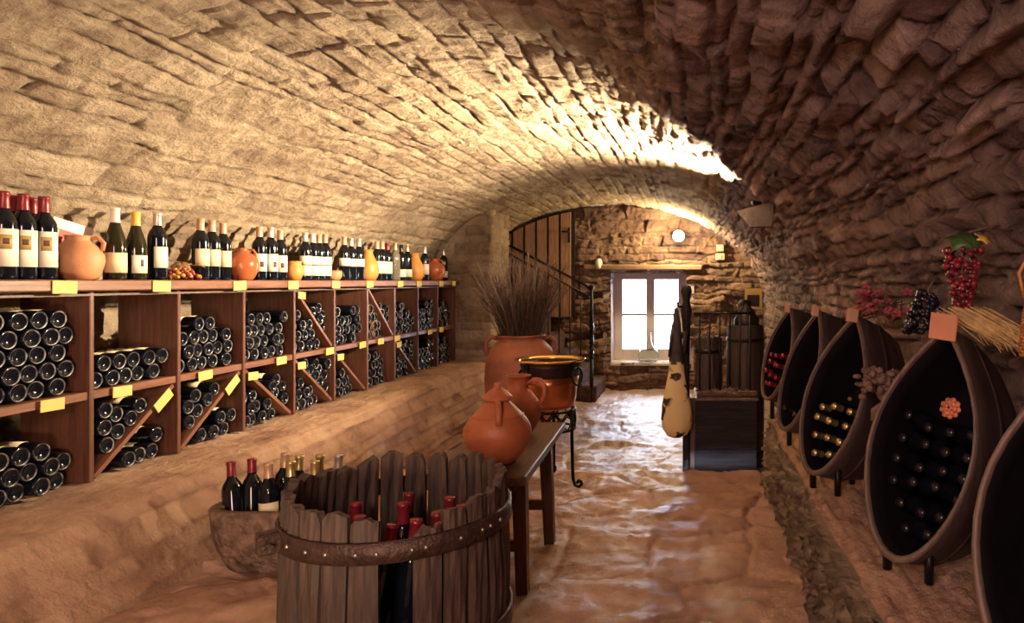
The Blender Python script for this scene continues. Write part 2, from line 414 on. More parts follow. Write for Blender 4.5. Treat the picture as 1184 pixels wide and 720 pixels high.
# end wall with the window opening, and the wall behind the camera
WX0, WX1, WZ0, WZ1 = -1.03, -.07, .14, 1.29
def wallplane(name, y, seed, m, face, hole=None, ch=(.05,.2), amp=1.0):
    xs = np.linspace(CX-AX-.12, CX+AX+.12, 330); zs = np.linspace(LOW-.05, 2.35, 240)
    A, B = np.meshgrid(xs, zs, indexing='ij')
    e, r1, r2, r3, lu, lv = stones(A, B, seed, ch, (.14,.6), .07, 2.4)
    h = amp*(.022*sstep(0, 1, e/.014)+.045*(r1-.5)+(r2-.5)*lv*.5+(r3-.5)*lu*.3)+.06*(fbm(A*5, B*6, 4, seed)-.5)+.03*(fbm(A*14, B*22, 3, seed+8)-.5)+.012*(fbm(A*20, B*20, 2, seed)-.5)
    t = np.clip(.2+.6*r3+.6*(fbm(A*3, B*3, 3, seed+2)-.5), 0, 1)
    keep = None
    if hole:
        cx = (A[:-1,:-1]+A[1:,1:])/2; cz = (B[:-1,:-1]+B[1:,1:])/2
        wob = .012*(fbm(cx*9, cz*9, 2, 4)-.5)
        keep = ~((cx > hole[0]+wob) & (cx < hole[1]+wob) & (cz > hole[2]+wob) & (cz < hole[3]+wob))
    return struct(link(name, gridmesh(name, np.stack([A, y+face*h, B], -1), m, t, keep, flip=face > 0)))
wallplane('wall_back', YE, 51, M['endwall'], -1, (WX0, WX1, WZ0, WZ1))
wallplane('wall_front', YB+.03, 52, M['vault'], 1)

# window: deep reveal, casement and panes
rv = MB(); D = .42
cxm, czm = (WX0+WX1)/2, (WZ0+WZ1)/2
rv.box((WX0-.05, YE+D/2-.01, czm), (.10, D, WZ1-WZ0+.2), bev=.006, jit=.006)
rv.box((WX1+.05, YE+D/2-.01, czm), (.10, D, WZ1-WZ0+.2), bev=.006, jit=.006)
rv.box((cxm, YE+D/2-.01, WZ1+.05), (WX1-WX0+.02, D, .10), bev=.006)
struct(rv.build('trim_1', simple('whitewashed_reveal', (.40,.34,.36), .8, var=.15, bump=.4, bscale=20)))
sl = MB().box((cxm, YE+D/2-.01, WZ0-.02), (WX1-WX0+.02, D+.03, .04), bev=.006, jit=.003)
struct(sl.build('trim_2', simple('pale_sill', (.62,.58,.56), .6, var=.1)))
fy = YE+D-.06
wf = MB()
fw = .11
wf.box((WX0+fw/2, fy, czm), (fw, .06, WZ1-WZ0)).box((WX1-fw/2, fy, czm), (fw, .06, WZ1-WZ0))
wf.box((cxm, fy, WZ1-.045), (WX1-WX0-2*fw, .058, .09)).box((cxm, fy, WZ0+.07), (WX1-WX0-2*fw, .058, .14))
wf.box((cxm, fy-.008, czm+.03), (.11, .07, WZ1-WZ0-.23))
for a, bb in ((WX0+fw, cxm-.055), (cxm+.055, WX1-fw)):
    wf.box(((a+bb)/2, fy, .735), (bb-a, .035, .03), bev=.002)
w = struct(wf.build('window_1', M['frame']))
MB().box((cxm, fy+.012, czm), (WX1-WX0-.12, .004, WZ1-WZ0-.12), bev=0).build('pane', M['pane'], w)
# timber lintel above the window
ln = MB(); ln.box((-.62, YE-.035, 1.355), (1.5, .12, .07), bev=.012, jit=.006)
struct(ln.build('trim_3', M['lintel']))

# floors
def flags(name, x0, x1, y0, y1, z, seed, dens, m, nxs=.014):
    xs = np.arange(x0, x1+nxs, nxs); yl = [y0]
    while yl[-1] < y1: yl.append(yl[-1]+max(.012, .006*max(yl[-1], 0)))
    yl[-1] = y1; yl = np.array(yl)
    A, B = np.meshgrid(xs, yl, indexing='ij')
    rng = np.random.RandomState(seed); n = int((x1-x0)*(y1-y0)*dens)
    pts = np.stack([rng.uniform(x0-.2, x1+.2, n), rng.uniform(y0-.2, y1+.2, n)], 1)
    rnd = rng.rand(n, 4)
    Aw = A+.12*(fbm(A*3, B*3, 3, seed)-.5); Bw = B*1.25+.12*(fbm(A*3+7, B*3, 3, seed+1)-.5)
    d1 = np.full(A.shape, 9.); d2 = np.full(A.shape, 9.); i = np.zeros(A.shape, int)
    for k in range(n):
        d = np.hypot(Aw-pts[k,0], Bw-pts[k,1]*1.25)
        nw = d < d1
        d2 = np.where(nw, d1, np.minimum(d2, d)); i = np.where(nw, k, i); d1 = np.where(nw, d, d1)
    e = d2-d1
    h = .014*sstep(0, .03, e)+.014*(rnd[i,0]-.5)+(rnd[i,1]-.5)*.05*(A-pts[i,0])+(rnd[i,2]-.5)*.05*(B-pts[i,1])
    # split-slate terraces and undulation
    f = fbm(A*4.5, B*7, 4, seed+9); h = h+.055*(np.floor(f*11)/11+sstep(.8,1,(f*11)%1)/11)+.016*(fbm(A*7, B*9, 3, seed+4)-.5)+.006*(fbm(A*25, B*25, 2, seed+5)-.5)
    t = np.clip((.3+.45*rnd[i,3]+.6*(fbm(A*2.5, B*2.5, 4, seed+6)-.5))*(1-.5*(1-sstep(0,.02,e))), 0, 1)
    return struct(link(name, gridmesh(name, np.stack([A, B, z-.02+h], -1), m, t)))
flags('floor', -2.9, 1.0, YB, STEP, 0, 61, 6.5, M['floor'])
flags('floor_lower', -2.9, 1.0, STEP-.02, YE+.1, LOW, 62, 6, M['floor_cool'])
st = MB().box((-.95, STEP-.04, LOW/2-.02), (3.9, .07, -LOW-.02), bev=.01)
struct(st.build('trim_4', M['floor']))

# ledges either side
def ledge(name, prof, y0, y1, seed, m, ch, endcap=True, rough=1.0, flip=False, sl=(.12,.4)):
    prof = np.array(prof); seg = np.r_[0, np.cumsum(np.linalg.norm(np.diff(prof, axis=0), axis=1))]
    vv = np.arange(0, seg[-1], .012); x = np.interp(vv, seg, prof[:,0]); z = np.interp(vv, seg, prof[:,1])
    tx, tz = np.gradient(x), np.gradient(z); kk = np.ones(7)/7
    tx = np.convolve(np.pad(tx, 3, 'edge'), kk, 'valid'); tz = np.convolve(np.pad(tz, 3, 'edge'), kk, 'valid')
    l = np.hypot(tx, tz); s = -1 if flip else 1
    nx, nz = s*tz/l, -s*tx/l
    yl = [y0]
    while yl[-1] < y1: yl.append(yl[-1]+max(.012, .0055*max(yl[-1], 0)))
    yl[-1] = y1; yl = np.array(yl)
    U, V = np.meshgrid(yl, vv, indexing='ij')
    e, r1, r2, r3, lu, lv = stones(U, V, seed, ch, sl, .04)
    a = rough*(sstep(2.0, 4.2, U)*.8+.2) if not flip else 1.25*rough*np.ones_like(U)
    top = (np.abs(nz)[None] > .8)
    a = np.where(top, a*.25, a)
    h = a*(.026*sstep(0, 1, e/.010)+.028*(r1-.5)+(r2-.5)*lv*.4)+.055*(fbm(U*1.8, V*2.6, 4, seed+1)-.5)*np.where(top, .25, 1)+.02*(fbm(U*9, V*12, 4, seed+2)-.5)
    P = np.stack([x[None]+nx[None]*h, U+0*V, z[None]+nz[None]*h], -1)
    if endcap:
        c = P[-1].copy(); c[:,1] = y1
        inner = c.copy(); inner[:,0] = prof[0,0]; inner[:,1] += .02
        P = np.concatenate([P, ((c+inner)/2)[None], inner[None]]); tt = np.concatenate([r3, r3[-1:], r3[-1:]]); nn_ = np.concatenate([np.zeros_like(U), np.zeros((2, U.shape[1]))])
    else: tt = r3
    t = np.clip(.25+.5*tt, 0, 1)
    if flip: t[:e.shape[0]] = np.where(top, t[:e.shape[0]], .1+.7*r3)
    t[:e.shape[0]] *= 1-.6*(1-sstep(0, .010, e))*np.clip(a*1.2, 0, 1)
    me = gridmesh(name, P, m, t, flip=flip)
    if flip:
        me.materials.append(M['vault'])  # paler stone on the face, making up in colour for missing lamp light
        fm = np.zeros((P.shape[0]-1, P.shape[1]-1), np.int32); fm[:, ~top[0][:-1]] = 1
        me.polygons.foreach_set('material_index', fm.ravel())
    return struct(link(name, me))
LED = .35
ledge('ledge_left', [(-2.86, LED-.005), (-2.24, LED-.005), (-2.17, LED-.02), (-2.13, LED-.06), (-1.97, .02), (-1.93, LOW-.03)], YB, 7.35, 71, M['ledge'], (.05,.13), True, 1.0, flip=False, sl=(.10,.30))
RED = .40
ledge('ledge_right', [(1.25, RED), (.47, RED), (.435, RED-.015), (.42, RED-.05), (.41, -.03), (.41, LOW-.03)], YB, 4.02, 72, M['ledge'], (.018,.05), True, 1.2, flip=True, sl=(.05,.17))

# pillar that closes the rack
pl = MB()
def pillar():
    # four-sided column with coursed stones
    x0, x1, y0, y1 = -2.9, -2.12, 7.2, 7.85
    cor = [(x0, y0), (x1-.03, y0), (x1, y0+.03), (x1, y1), (x0, y1)]
    cor = np.array(cor, float); sg = np.r_[0, np.cumsum(np.linalg.norm(np.diff(cor, axis=0), axis=1))]
    vv = np.arange(0, sg[-1]-.001, .014); x = np.interp(vv, sg, cor[:,0]); y = np.interp(vv, sg, cor[:,1])
    zs = np.arange(LOW-.02, 1.98, .014)
    tx, ty = np.gradient(x), np.gradient(y); l = np.hypot(tx, ty); nx, ny = ty/l, -tx/l
    A, B = np.meshgrid(vv, zs, indexing='ij')
    e, r1, r2, r3, lu, lv = stones(A, B, 81, (.07,.16), (.18,.45), .02)
    h = .022*sstep(0, 1, e/.016)+.02*(r1-.5)+.03*(fbm(A*4, B*4, 3, 8)-.5)
    P = np.stack([x[:,None]+nx[:,None]*h, y[:,None]+ny[:,None]*h, B], -1)
    return gridmesh('pillar', P, M['vault'], np.clip(.2+.6*r3, 0, 1), flip=False)
struct(link('pillar', pillar()))

# stair to the plank door
sm = MB()
nst = 5
for i in range(nst):
    xr = -1.10-.17*i; z1 = LOW+.19*(i+1)
    sm.box(((xr-2.8)/2, 8.28, (LOW-.03+z1)/2-.0), (xr+2.8, .80, z1-LOW+.03), bev=.015, jit=.006)
struct(sm.build('stairs', M['endwall']))

d = MB()
DX0, DX1 = -2.40, -1.50
npl = 6; pw = (DX1-DX0)/npl
zb = LOW+.19*nst
for i in range(npl):
    a, bb = DX0+i*pw, DX0+(i+1)*pw-.028
    za, zb2 = vault_z(a)-.075, vault_z(bb)-.075
    mtx = Matrix(((1,0,0,0),(0,0,1,8.60),(0,1,0,0),(0,0,0,1)))
    d.prism([(a, zb), (bb, zb), (bb, zb2), (a, za)], 0, .035, mtx)
d1 = struct(d.build('door_1', M['plank']))
dk = MB()
dk.prism([(DX0-.1, zb), (DX1+.02, zb), (DX1+.02, vault_z(DX1)-.03), ((DX0+DX1)/2, vault_z((DX0+DX1)/2)-.03), (DX0-.1, vault_z(DX0-.1)-.03)], 0, .03, Matrix(((1,0,0,0),(0,0,1,8.64),(0,1,0,0),(0,0,0,1))))
dk.build('door_backing', M['binwood'], d1)
hd = MB()
hd.box((DX1-.045, 8.592, 1.76), (.03, .012, .19), bev=.003)
hd.tube([(DX1-.045, 8.585, 1.80), (DX1-.045, 8.55, 1.80), (DX1-.13, 8.545, 1.80)], .010, 8)
hd.build('door_handle', M['iron'], d1)
jb = MB().box((DX0-.06, 8.5, (zb+1.62)/2), (.10, .12, 1.62-zb), bev=.006)
struct(jb.build('trim_5', M['binwood']))

# ------------------------------------------------------------------ stair railing
RY = 7.90
rl = thing('stair_railing', 'black iron stair railing with twisted newel post below the plank door', 'railing', (-1.16, RY, LOW))
nw = MB()
hh_ = 1.36
nw.tube([(0,0,0), (0,0,.5)], .022, 8)
tw = [(.012*math.cos(a), .012*math.sin(a), .5+a*.02) for a in np.linspace(0, 22, 60)]
nw.tube(tw, .018, 6); tw = [(-.012*math.cos(a), -.012*math.sin(a), .5+a*.02) for a in np.linspace(0, 22, 60)]; nw.tube(tw, .018, 6)
nw.tube([(0,0,.93), (0,0,hh_-.05)], .018, 8); nw.ball((0,0,hh_-.03), .032, sub=2)
nw.build('newel_post', M['iron'], rl)
def tz_(x): return 1.32+(-x)*.52       # sloping rail height above LOW
for kx in range(1, 9):
    x = -.125*kx
    zb_ = min(.19*nst, .19*(1+int(max(0, (-x+.06))/.17)))+.0
    MB().tube([(x, 0, zb_-.01), (x, 0, tz_(x)-.10)], .0075, 6).build('baluster', M['iron'], rl)
MB().tube([(0,0,1.30), (-.08,0,tz_(-.08)), (-1.05,0,tz_(-1.05))], .015, 8).build('handrail', M['iron'], rl)
MB().tube([(-.02,0,1.22), (-1.05,0,tz_(-1.05)-.10)], .010, 8).build('lower_rail', M['iron'], rl)

# ------------------------------------------------------------------ the wine rack
RX = -2.475; RD = .29; W = .48; Y0 = 2.82
TOPZ = 1.185; TT = .045; MIDZ = .725; MT = .034
rack = thing('wine_rack', 'long dark wooden wine rack of square and diagonal bays on the stone ledge', 'rack', (RX, Y0, LED))
def rk(x, y, z): return (x-RX, y-Y0, z-LED)
YA, YZ = Y0-W, Y0+9*W
MB().box(rk(RX-RD/2+.015, (YA+YZ)/2, TOPZ-TT/2), (RD+.05, YZ-YA+.04, TT), bev=.005).build('top_board', M['rack_y'], rack)
MB().box(rk(RX-RD/2-.004, (YA+YZ)/2, MIDZ-MT/2), (RD-.01, YZ-YA, MT), bev=.003).build('middle_shelf', M['rack_y'], rack)
for i in range(-1, 10):
    y = Y0+i*W
    MB().box(rk(RX-RD/2, y, (LED+TOPZ-TT)/2), (RD, .021, TOPZ-TT-LED), bev=.003).build('upright', M['rack'], rack)
MB().box(rk(RX-.005, (YA+YZ)/2, TOPZ-TT-.016), (.012, YZ-YA-.03, .010), bev=.001).build('lath', M['tubrim'], rack)
Zt, Zb = MIDZ-MT, LED+.004
braces = []   # (y0,z0,y1,z1)
def bay(i): return Y0+i*W+.0105, Y0+(i+1)*W-.0105
def brace(i, kind, up=False):
    a, bb = bay(i); zl, zh = (MIDZ, TOPZ-TT) if up else (Zb, Zt)
    p = (a, zl, bb, zh) if kind == '/' else (a, zh, bb, zl)
    dy, dz = p[2]-p[0], p[3]-p[1]; L = math.hypot(dy, dz); ang = math.atan2(dz, dy)
    m = MB(); m.box((0,0,0), (RD-.02, L-.03, .020), bev=.002)
    m.build('diagonal_board', M['rack_y'], rack, rk(RX-RD/2, (p[0]+p[2])/2, (p[1]+p[3])/2), (ang, 0, 0))
    return p
LOWB = {0:'/', 1:'/', 2:'\\', 3:'\\', 4:'\\', 6:'\\'}
UPB = {3:'\\', 5:'\\'}
for i, kd in LOWB.items(): brace(i, kd)
for i, kd in UPB.items(): brace(i, kd, True)
def card(y, z, w=.10, h=.048, a=0, x=.0):
    MB().box((0,0,0), (.004, w, h), bev=.001).build('price_card', M['card'], rack, rk(RX+.003+x, y, z), (a, 0, 0))
def yx(x): return -RX*F/(800-x)
for x in (62, 176, 268, 331, 381, 421, 457, 479, 505, 520): card(yx(x), TOPZ-TT/2-.006, .105, .05, random.uniform(-.03,.03), .041)
for x in (60, 141, 237, 325, 381, 419, 440, 459, 497, 510): card(yx(x), MIDZ-MT/2-.006, .10, .046, random.uniform(-.04,.04))
for i in (0, 1):
    a, bb = bay(i); f = .80
    card(a+(bb-a)*f, Zb+(Zt-Zb)*f, .115, .05, math.atan2(Zt-Zb, bb-a), .0)
for i in (2, 3, 4, 6): card(bay(i)[0]+.06, Zt-.045, .085, .045, random.uniform(-.1,.1))
card(bay(3)[0]+.06, TOPZ-TT-.05, .08, .045, -.1)

# ------------------------------------------------------------------ bottles
BORD = [(0,.014),(.022,.010),(.029,.003),(.033,0),(.0362,.003),(.0375,.012),(.0375,.188),(.0365,.202),(.031,.218),(.021,.234),(.0155,.247),(.0143,.262),(.0143,.292),(.0158,.294),(.0158,.302),(.012,.304),(0,.304)]
BURG = [(0,.014),(.024,.010),(.032,.003),(.036,0),(.0395,.003),(.0405,.012),(.0405,.135),(.0395,.152),(.034,.180),(.024,.215),(.017,.243),(.0148,.262),(.0145,.290),(.016,.292),(.016,.300),(.012,.302),(0,.302)]
def bottle_mesh(name, pf, glass, n=20):
    mats = [0]*(len(pf)-1)
    mats[2] = 1
    return MB().lathe(pf, n, mats=mats).mesh(name, [glass, M['ring']])
def caps_mesh(name, m, z0=.247, r=.0162, top=.3055, n=16):
    return MB().lathe([(r+.0015, z0), (r, z0+.02), (r-.0002, top-.012), (r+.001, top-.010), (r+.001, top), (0, top+.0005)], n).mesh(name, m)
def label_mesh(name, m, r=.0381, z0=.055, z1=.155, ang=1.25, emblem=None, tilt=0):
    o = MB(); n = 12
    def patch(a0, a1, za, zb, rr, mi):
        vs = [[o.bm.verts.new((rr*math.cos(a0+(a1-a0)*i/n), rr*math.sin(a0+(a1-a0)*i/n), z)) for i in range(n+1)] for z in (za, zb)]
        vi = [[o.bm.verts.new(((rr-.0008)*math.cos(a0+(a1-a0)*i/n), (rr-.0008)*math.sin(a0+(a1-a0)*i/n), z)) for i in range(n+1)] for z in (za, zb)]
        f = []
        for i in range(n):
            f.append(o.bm.faces.new([vs[0][i], vs[0][i+1], vs[1][i+1], vs[1][i]]))
            f.append(o.bm.faces.new([vi[0][i+1], vi[0][i], vi[1][i], vi[1][i+1]]))
            f.append(o.bm.faces.new([vs[1][i], vs[1][i+1], vi[1][i+1], vi[1][i]])); f.append(o.bm.faces.new([vs[0][i+1], vs[0][i], vi[0][i], vi[0][i+1]]))
        for kk in (0, n): f.append(o.bm.faces.new([vs[0][kk], vs[1][kk], vi[1][kk], vi[0][kk]]))
        o._tag(f, mi, True)
    patch(-ang, ang, z0, z1, r, 0)
    if emblem:
        w, za, zb, mi = emblem
        patch(-w, w, za, zb, r+.0004, mi)
        if mi == 2: patch(-w*.55, w*.5, za+(zb-za)*.35, za+(zb-za)*.75, r+.0007, 1)
    return o.mesh(name, [m, M['ink'], M['gilt']])
B_STD = bottle_mesh('bottle_glass', BORD, M['glass'])
B_BUR = bottle_mesh('burgundy_bottle_glass', BURG, M['glass_green'])
B_BURD = bottle_mesh('dark_burgundy_glass', BURG, M['glass'])
B_CLR = bottle_mesh('clear_bottle_glass', BORD, M['glass_clear'])
CAP = {k: caps_mesh('capsule_'+k, M['foil_'+k]) for k in ('red','gold','white','yellow','silver','tan','black','crimson')}
CAPL = {k: caps_mesh('long_capsule_'+k, M['foil_'+k], .243, .0168) for k in ('white','yellow')}
LB_A = label_mesh('tall_label', M['paper'], z0=.045, z1=.175, emblem=(.42, .105, .155, 2))
LB_B = label_mesh('plain_label', M['paper'], z0=.055, z1=.150, ang=1.15)
LB_C = label_mesh('dark_mark_label', M['paper'], z0=.05, z1=.15, emblem=(.25, .075, .105, 1))
LB_D = label_mesh('wide_label', M['cream'], r=.0411, z0=.03, z1=.115, ang=1.3)
LB_E = label_mesh('narrow_label', M['paper'], r=.0411, z0=.03, z1=.11, ang=.95, emblem=(.15, .06, .09, 1))
LB_F = label_mesh('square_cream_label', M['cream'], z0=.07, z1=.155, ang=1.2)
LB_BAND = label_mesh('band_label', M['paper'], z0=.10, z1=.155, ang=1.4)
LB_LOW = label_mesh('low_label', M['paper'], z0=.03, z1=.095, ang=1.0)

def standing(loc, rz, label, cap='red', lab=None, mesh=None, name='wine_bottle', s=1.05, tilt=(0,0), group=None, longcap=False):
    o = link(name, mesh or B_STD, None, loc, (tilt[0], tilt[1], rz)); o.scale = (s, s, s)
    tag(o, label, 'bottle', group)
    if cap: link('capsule', (CAPL if longcap else CAP)[cap], o)
    for l in (lab if isinstance(lab, (list, tuple)) else [lab]):
        if l is not None: link('paper_label', l, o)
    return o

# --- bottles lying in the rack
R_ = .0378; SP = .0768; RH = SP*.866
RINGPROTO = tag(link('wine_bottle', B_STD), 'x', 'bottle', 'wine bottles lying in the rack')
LABPROTO = tag(link('wine_bottle', B_STD), 'x', 'bottle', 'wine bottles lying in the rack'); link('paper_label', LB_F, LABPROTO)
ORD = ['first','second','third','fourth','fifth','sixth','seventh','eighth','ninth']
far_pts = []
nlying = [0]
LIMIT = 3                    # bays up to this index hold separately built bottles
def lay(i, up, rows, side=None, gold=False, rag=0.0, cut=None):
    a, bb = bay(i); zl = (MIDZ if up else Zb)+.001
    zh = (TOPZ-TT if up else Zt)
    kd = (UPB if up else LOWB).get(i)
    slots = []
    for r in range(rows):
        z = zl+R_+r*RH
        n = 6 if r % 2 == 0 else 5
        for j in range(n):
            y = a+R_+.001+SP*j+(SP/2 if r % 2 else 0)
            if y+R_ > bb or z+R_ > zh: continue
            if kd:
                p = (a, zl, bb, zh) if kd == '/' else (a, zh, bb, zl)
                dy, dz = p[2]-p[0], p[3]-p[1]; L = math.hypot(dy, dz)
                dist = ((z-p[1])*dy-(y-p[0])*dz)/L      # + above the board
                if side == 'under' and dist > -(R_+.012): continue
                if side == 'over': continue
            if cut and not cut(y-a, z-zl): continue
            if rag and r == rows-1 and random.random() < rag: continue
            slots.append((y, z, r, j))
    if side == 'over':   # stacked on the sloping board, rows parallel to it
        p = (a, zl, bb, zh) if kd == '/' else (a, zh, bb, zl)
        dy, dz = p[2]-p[0], p[3]-p[1]; L = math.hypot(dy, dz); ty, tz = dy/L, dz/L
        ny, nz_ = -tz, ty
        for r in range(rows):
            off = R_+.011+r*RH
            nn = int((L-2*R_)/SP)
            for j in range(nn+1):
                t = R_+.03+SP*j+(SP/2 if r % 2 else 0)
                y = p[0]+ty*t+ny*off; z = p[1]+tz*t+nz_*off
                if y < a+R_ or y > bb-R_ or z > zh-R_-.002 or z < zl+R_*.9: continue
                if cut and not cut(y-a, z-zl): continue
                slots.append((y, z, r, j))
    toprow = {}
    for y, z, r, j in slots: toprow[round(y/SP)] = max(toprow.get(round(y/SP), 0), z)
    where = ('upper' if up else 'lower')+' rack bay'
    bname = {-1:'cut off by the picture edge', 0:'one along from the picture edge', 1:'two along from the picture edge', 2:'three along from the picture edge', 3:'four along from the picture edge'}.get(i)
    rows_seen = sorted({s[2] for s in slots})
    for r in rows_seen:
        line = sorted([s for s in slots if s[2] == r], key=lambda s: s[0])
        for k, (y, z, _, j) in enumerate(line):
            x = RX-.012-random.uniform(0, .03); sy = random.uniform(-.02, .02); spin = random.uniform(-.7, .7)
            if i > LIMIT: far_pts.append((x, y, z, spin, gold)); continue
            topmost = z >= toprow[round(y/SP)]-1e-6
            proto = LABPROTO if topmost and (not up or i < 2) and random.random() < .75 else RINGPROTO
            brow = ('sloping' if side == 'over' else '')
            lb = f"bottle base, {ORD[k]} in {(brow+' ') if brow else ''}row {ORD[r]} up, {'upper' if up else 'lower'} bay {['zero','one','two','three','four'][i+1]} from frame edge"
            lb = f"wine bottle {ORD[k]} along row {r+1} from bottom, {'above the diagonal of' if side=='over' else ('under the diagonal of' if kd else 'in')} {ORD[i+1]} {'upper' if up else 'lower'} rack bay"
            o = dup(proto, (x, y, z), (0, -PI/2, sy), lb)
            o.rotation_euler = Euler((0, -PI/2, sy))
            o.data = B_STD
            nlying[0] += 1
lay(-1, True, 5); lay(-1, False, 4, cut=lambda y, z: z < .30-y*.42)
lay(0, True, 2); lay(0, False, 4, 'over', cut=lambda y, z: z < .285); lay(0, False, 2, 'under', cut=lambda y, z: z < .07 or y > .33)
lay(1, True, 4, rag=.8); lay(1, False, 4, 'over', cut=lambda y, z: z < .27); lay(1, False, 2, 'under', rag=.3)
lay(2, True, 4, rag=.3); lay(2, False, 4, 'under'); lay(2, False, 2, 'over', cut=lambda y, z: z < .24)
lay(3, True, 4, 'under'); lay(3, True, 2, 'over', cut=lambda y, z: z < .3); lay(3, False, 4, 'under'); lay(3, False, 3, 'over', cut=lambda y, z: z < .29)
lay(4, True, 4, rag=.4); lay(4, False, 4, 'under')
lay(5, True, 4, 'under', gold=True); lay(5, True, 2, 'over', cut=lambda y, z: z < .26); lay(5, False, 4, rag=.3, cut=lambda y, z: y < .34)
lay(6, True, 4, rag=.3); lay(6, False, 4, 'under'); lay(6, False, 3, 'over', cut=lambda y, z: z < .3)
lay(7, True, 4, rag=.5); lay(7, False, 4, rag=.4)
lay(8, True, 4, rag=.2); lay(8, False, 4, rag=.6)
for p in (RINGPROTO, LABPROTO):
    for ch in list(p.children): bpy.data.objects.remove(ch)
    bpy.data.objects.remove(p)
print('lying', nlying[0], 'far', len(far_pts))
fb = MB()
for x, y, z, sp, g in far_pts:
    m = Matrix.Translation((x, y, z)) @ Matrix.Rotation(-PI/2, 4, 'Y')
    fb.lathe(BORD[:12], 12, m, mats=[0,0,1,0]+[2 if g else 0]*7)
fbo = fb.build('far_wine_bottles', [M['glass'], M['ring'], simple('amber_bottle_glass', (.30,.14,.04), .2)])
tag(fbo, 'massed dark wine bottles filling the far bays of the wooden rack', 'bottles'); fbo['kind'] = 'stuff'

# --- bottles standing on the rack
BX = RX-.075; TZ = TOPZ+.001
def onrack(px, back=0.0):
    x = BX-back; return (x, -x*F/(800-px), TZ)
FACE = -.65        # labels look towards the aisle and the camera
g1 = 'red capped bottles at the near end of the rack top'
for px, bk, t in ((4, 0, 'tall-labelled dark bottle with red cap at the picture edge on the rack top'),
                  (27, 0, 'tall-labelled dark bottle with red cap, second from picture edge on rack top'),
                  (51, 0, 'tall-labelled red-capped dark bottle beside the squat pale jug'),
                  (16, .09, 'red-capped bottle in the back row nearest the picture edge'),
                  (37, .09, 'red-capped bottle in the back row behind the tall-labelled pair')):
    standing(onrack(px, bk), FACE+random.uniform(-.15,.1), t, 'red', LB_A, group=g1, s=1.07)
standing(onrack(133), FACE, 'burgundy-shaped bottle with long white cap and cream label on the rack', 'white', LB_D, B_BUR, longcap=True, s=1.04)
standing(onrack(157), FACE+.35, 'burgundy-shaped bottle with long yellow cap on the rack top', 'yellow', LB_E, B_BUR, longcap=True, s=1.02)
standing(onrack(182), FACE+.55, 'dark bottle with silver cap standing alone right of the yellow-capped one', 'silver', LB_B, s=1.05)
def trio(spec, what, lab, group, s=1.04):
    for n, (px, bk, cap, extra) in enumerate(spec):
        standing(onrack(px, bk), FACE+random.uniform(-.1,.4), extra, cap, lab if not isinstance(lab, list) else lab, group=group, s=s*random.uniform(.985,1.015))
trio([(232,0,'tan','leftmost bottle of the tan-capped trio right of the grape pile'), (245,0,'tan','middle bottle of the tan-capped trio right of the grape pile'),
      (258,.03,'tan','last bottle of the tan-capped trio beside the shiny round jar')], '', LB_F, 'tan capped trio right of the grapes')
trio([(300,0,'tan','white-labelled bottle standing just right of the shiny round jar'), (313,0,'silver','silver-capped bottle in the middle of the trio right of the shiny jar'),
      (324,.03,'tan','last of the trio right of the shiny jar, beside the small orange pot')], '', LB_C, 'trio between the shiny jar and the small pot')
trio([(353,0,'silver','first and biggest of the four band-labelled bottles above the upper diagonal'), (362,0,'white','second of the four band-labelled bottles, white cap'),
      (369,0,'tan','third of the four band-labelled bottles, reddish cap'), (376,0,'tan','fourth of the four band-labelled bottles, beside the little dish pot')], '', [LB_BAND, LB_LOW], 'four band labelled bottles')
trio([(398,0,'tan','first of three bottles between the little dish pot and orange gourd jar'), (406,0,'silver','middle of three bottles left of the first orange gourd jar'), (415,0,'silver','bottle touching the left side of the first orange gourd jar')], '', LB_BAND, 'three bottles left of the orange jar')
trio([(436,0,'tan','first of three dark bottles right of the first orange gourd jar'), (442,0,'tan','middle of three dark bottles right of the first orange gourd jar'), (448,0,'red','last dark bottle before the clear pale bottle')], '', LB_B, 'three bottles right of the orange jar')
standing(onrack(457), FACE, 'clear glass bottle with pale gold wine far along the rack top', 'gold', None, B_CLR, s=1.06)
trio([(464,0,'black','tall dark bottle right beside the clear pale bottle'), (471,0,'gold','small-labelled dark bottle left of the second orange gourd jar')], '', LB_LOW, 'pair left of the second orange jar')
standing(onrack(491), FACE+.3, 'silver-capped dark bottle between the second orange jar and the red jar', 'silver', LB_B)
standing(onrack(513), FACE+.3, 'dark bottle just right of the far red jar on the rack', 'silver', LB_LOW)
standing(onrack(518, .04), FACE+.3, 'last dark bottle at the pillar end of the rack top', 'black', LB_LOW)

# --- jars on the rack
def jar(name, label, loc, prof, m, handles=(), cat='jar', s=1, n=32, rz=0, extra=None):
    o = link(name, MB().lathe([(r*s, z*s) for r, z in prof], n).mesh(name, m), None, loc, (0,0,rz)); tag(o, label, cat)
    for pts, r in handles:
        MB().tube([(a*s, b*s, c*s) for a, b, c in pts], [q*s for q in r] if isinstance(r, (list,tuple)) else r*s, 10).build('handle', m, o)
    return o
sq = [(0,.004),(.052,.0),(.062,.006),(.078,.035),(.088,.075),(.085,.105),(.066,.138),(.046,.158),(.041,.168),(.046,.184),(.040,.184),(.035,.165),(.045,.14),(0,.1)]
jar('clay_jug', 'squat pale terracotta jug with small handle beside the tall-labelled bottles', (RX-.08, -(RX-.08)*F/(800-90), TZ), sq, M['terra_pale'],
    [([(.042,0,.172), (.066,0,.176), (.084,0,.155), (.078,0,.122)], .009)], 'jug', 1.0, rz=.5)
rj = [(0,.004),(.05,0),(.058,.008),(.080,.05),(.086,.09),(.078,.125),(.052,.152),(.034,.162),(.030,.178),(.034,.186),(.026,.186),(.022,.17),(0,.15)]
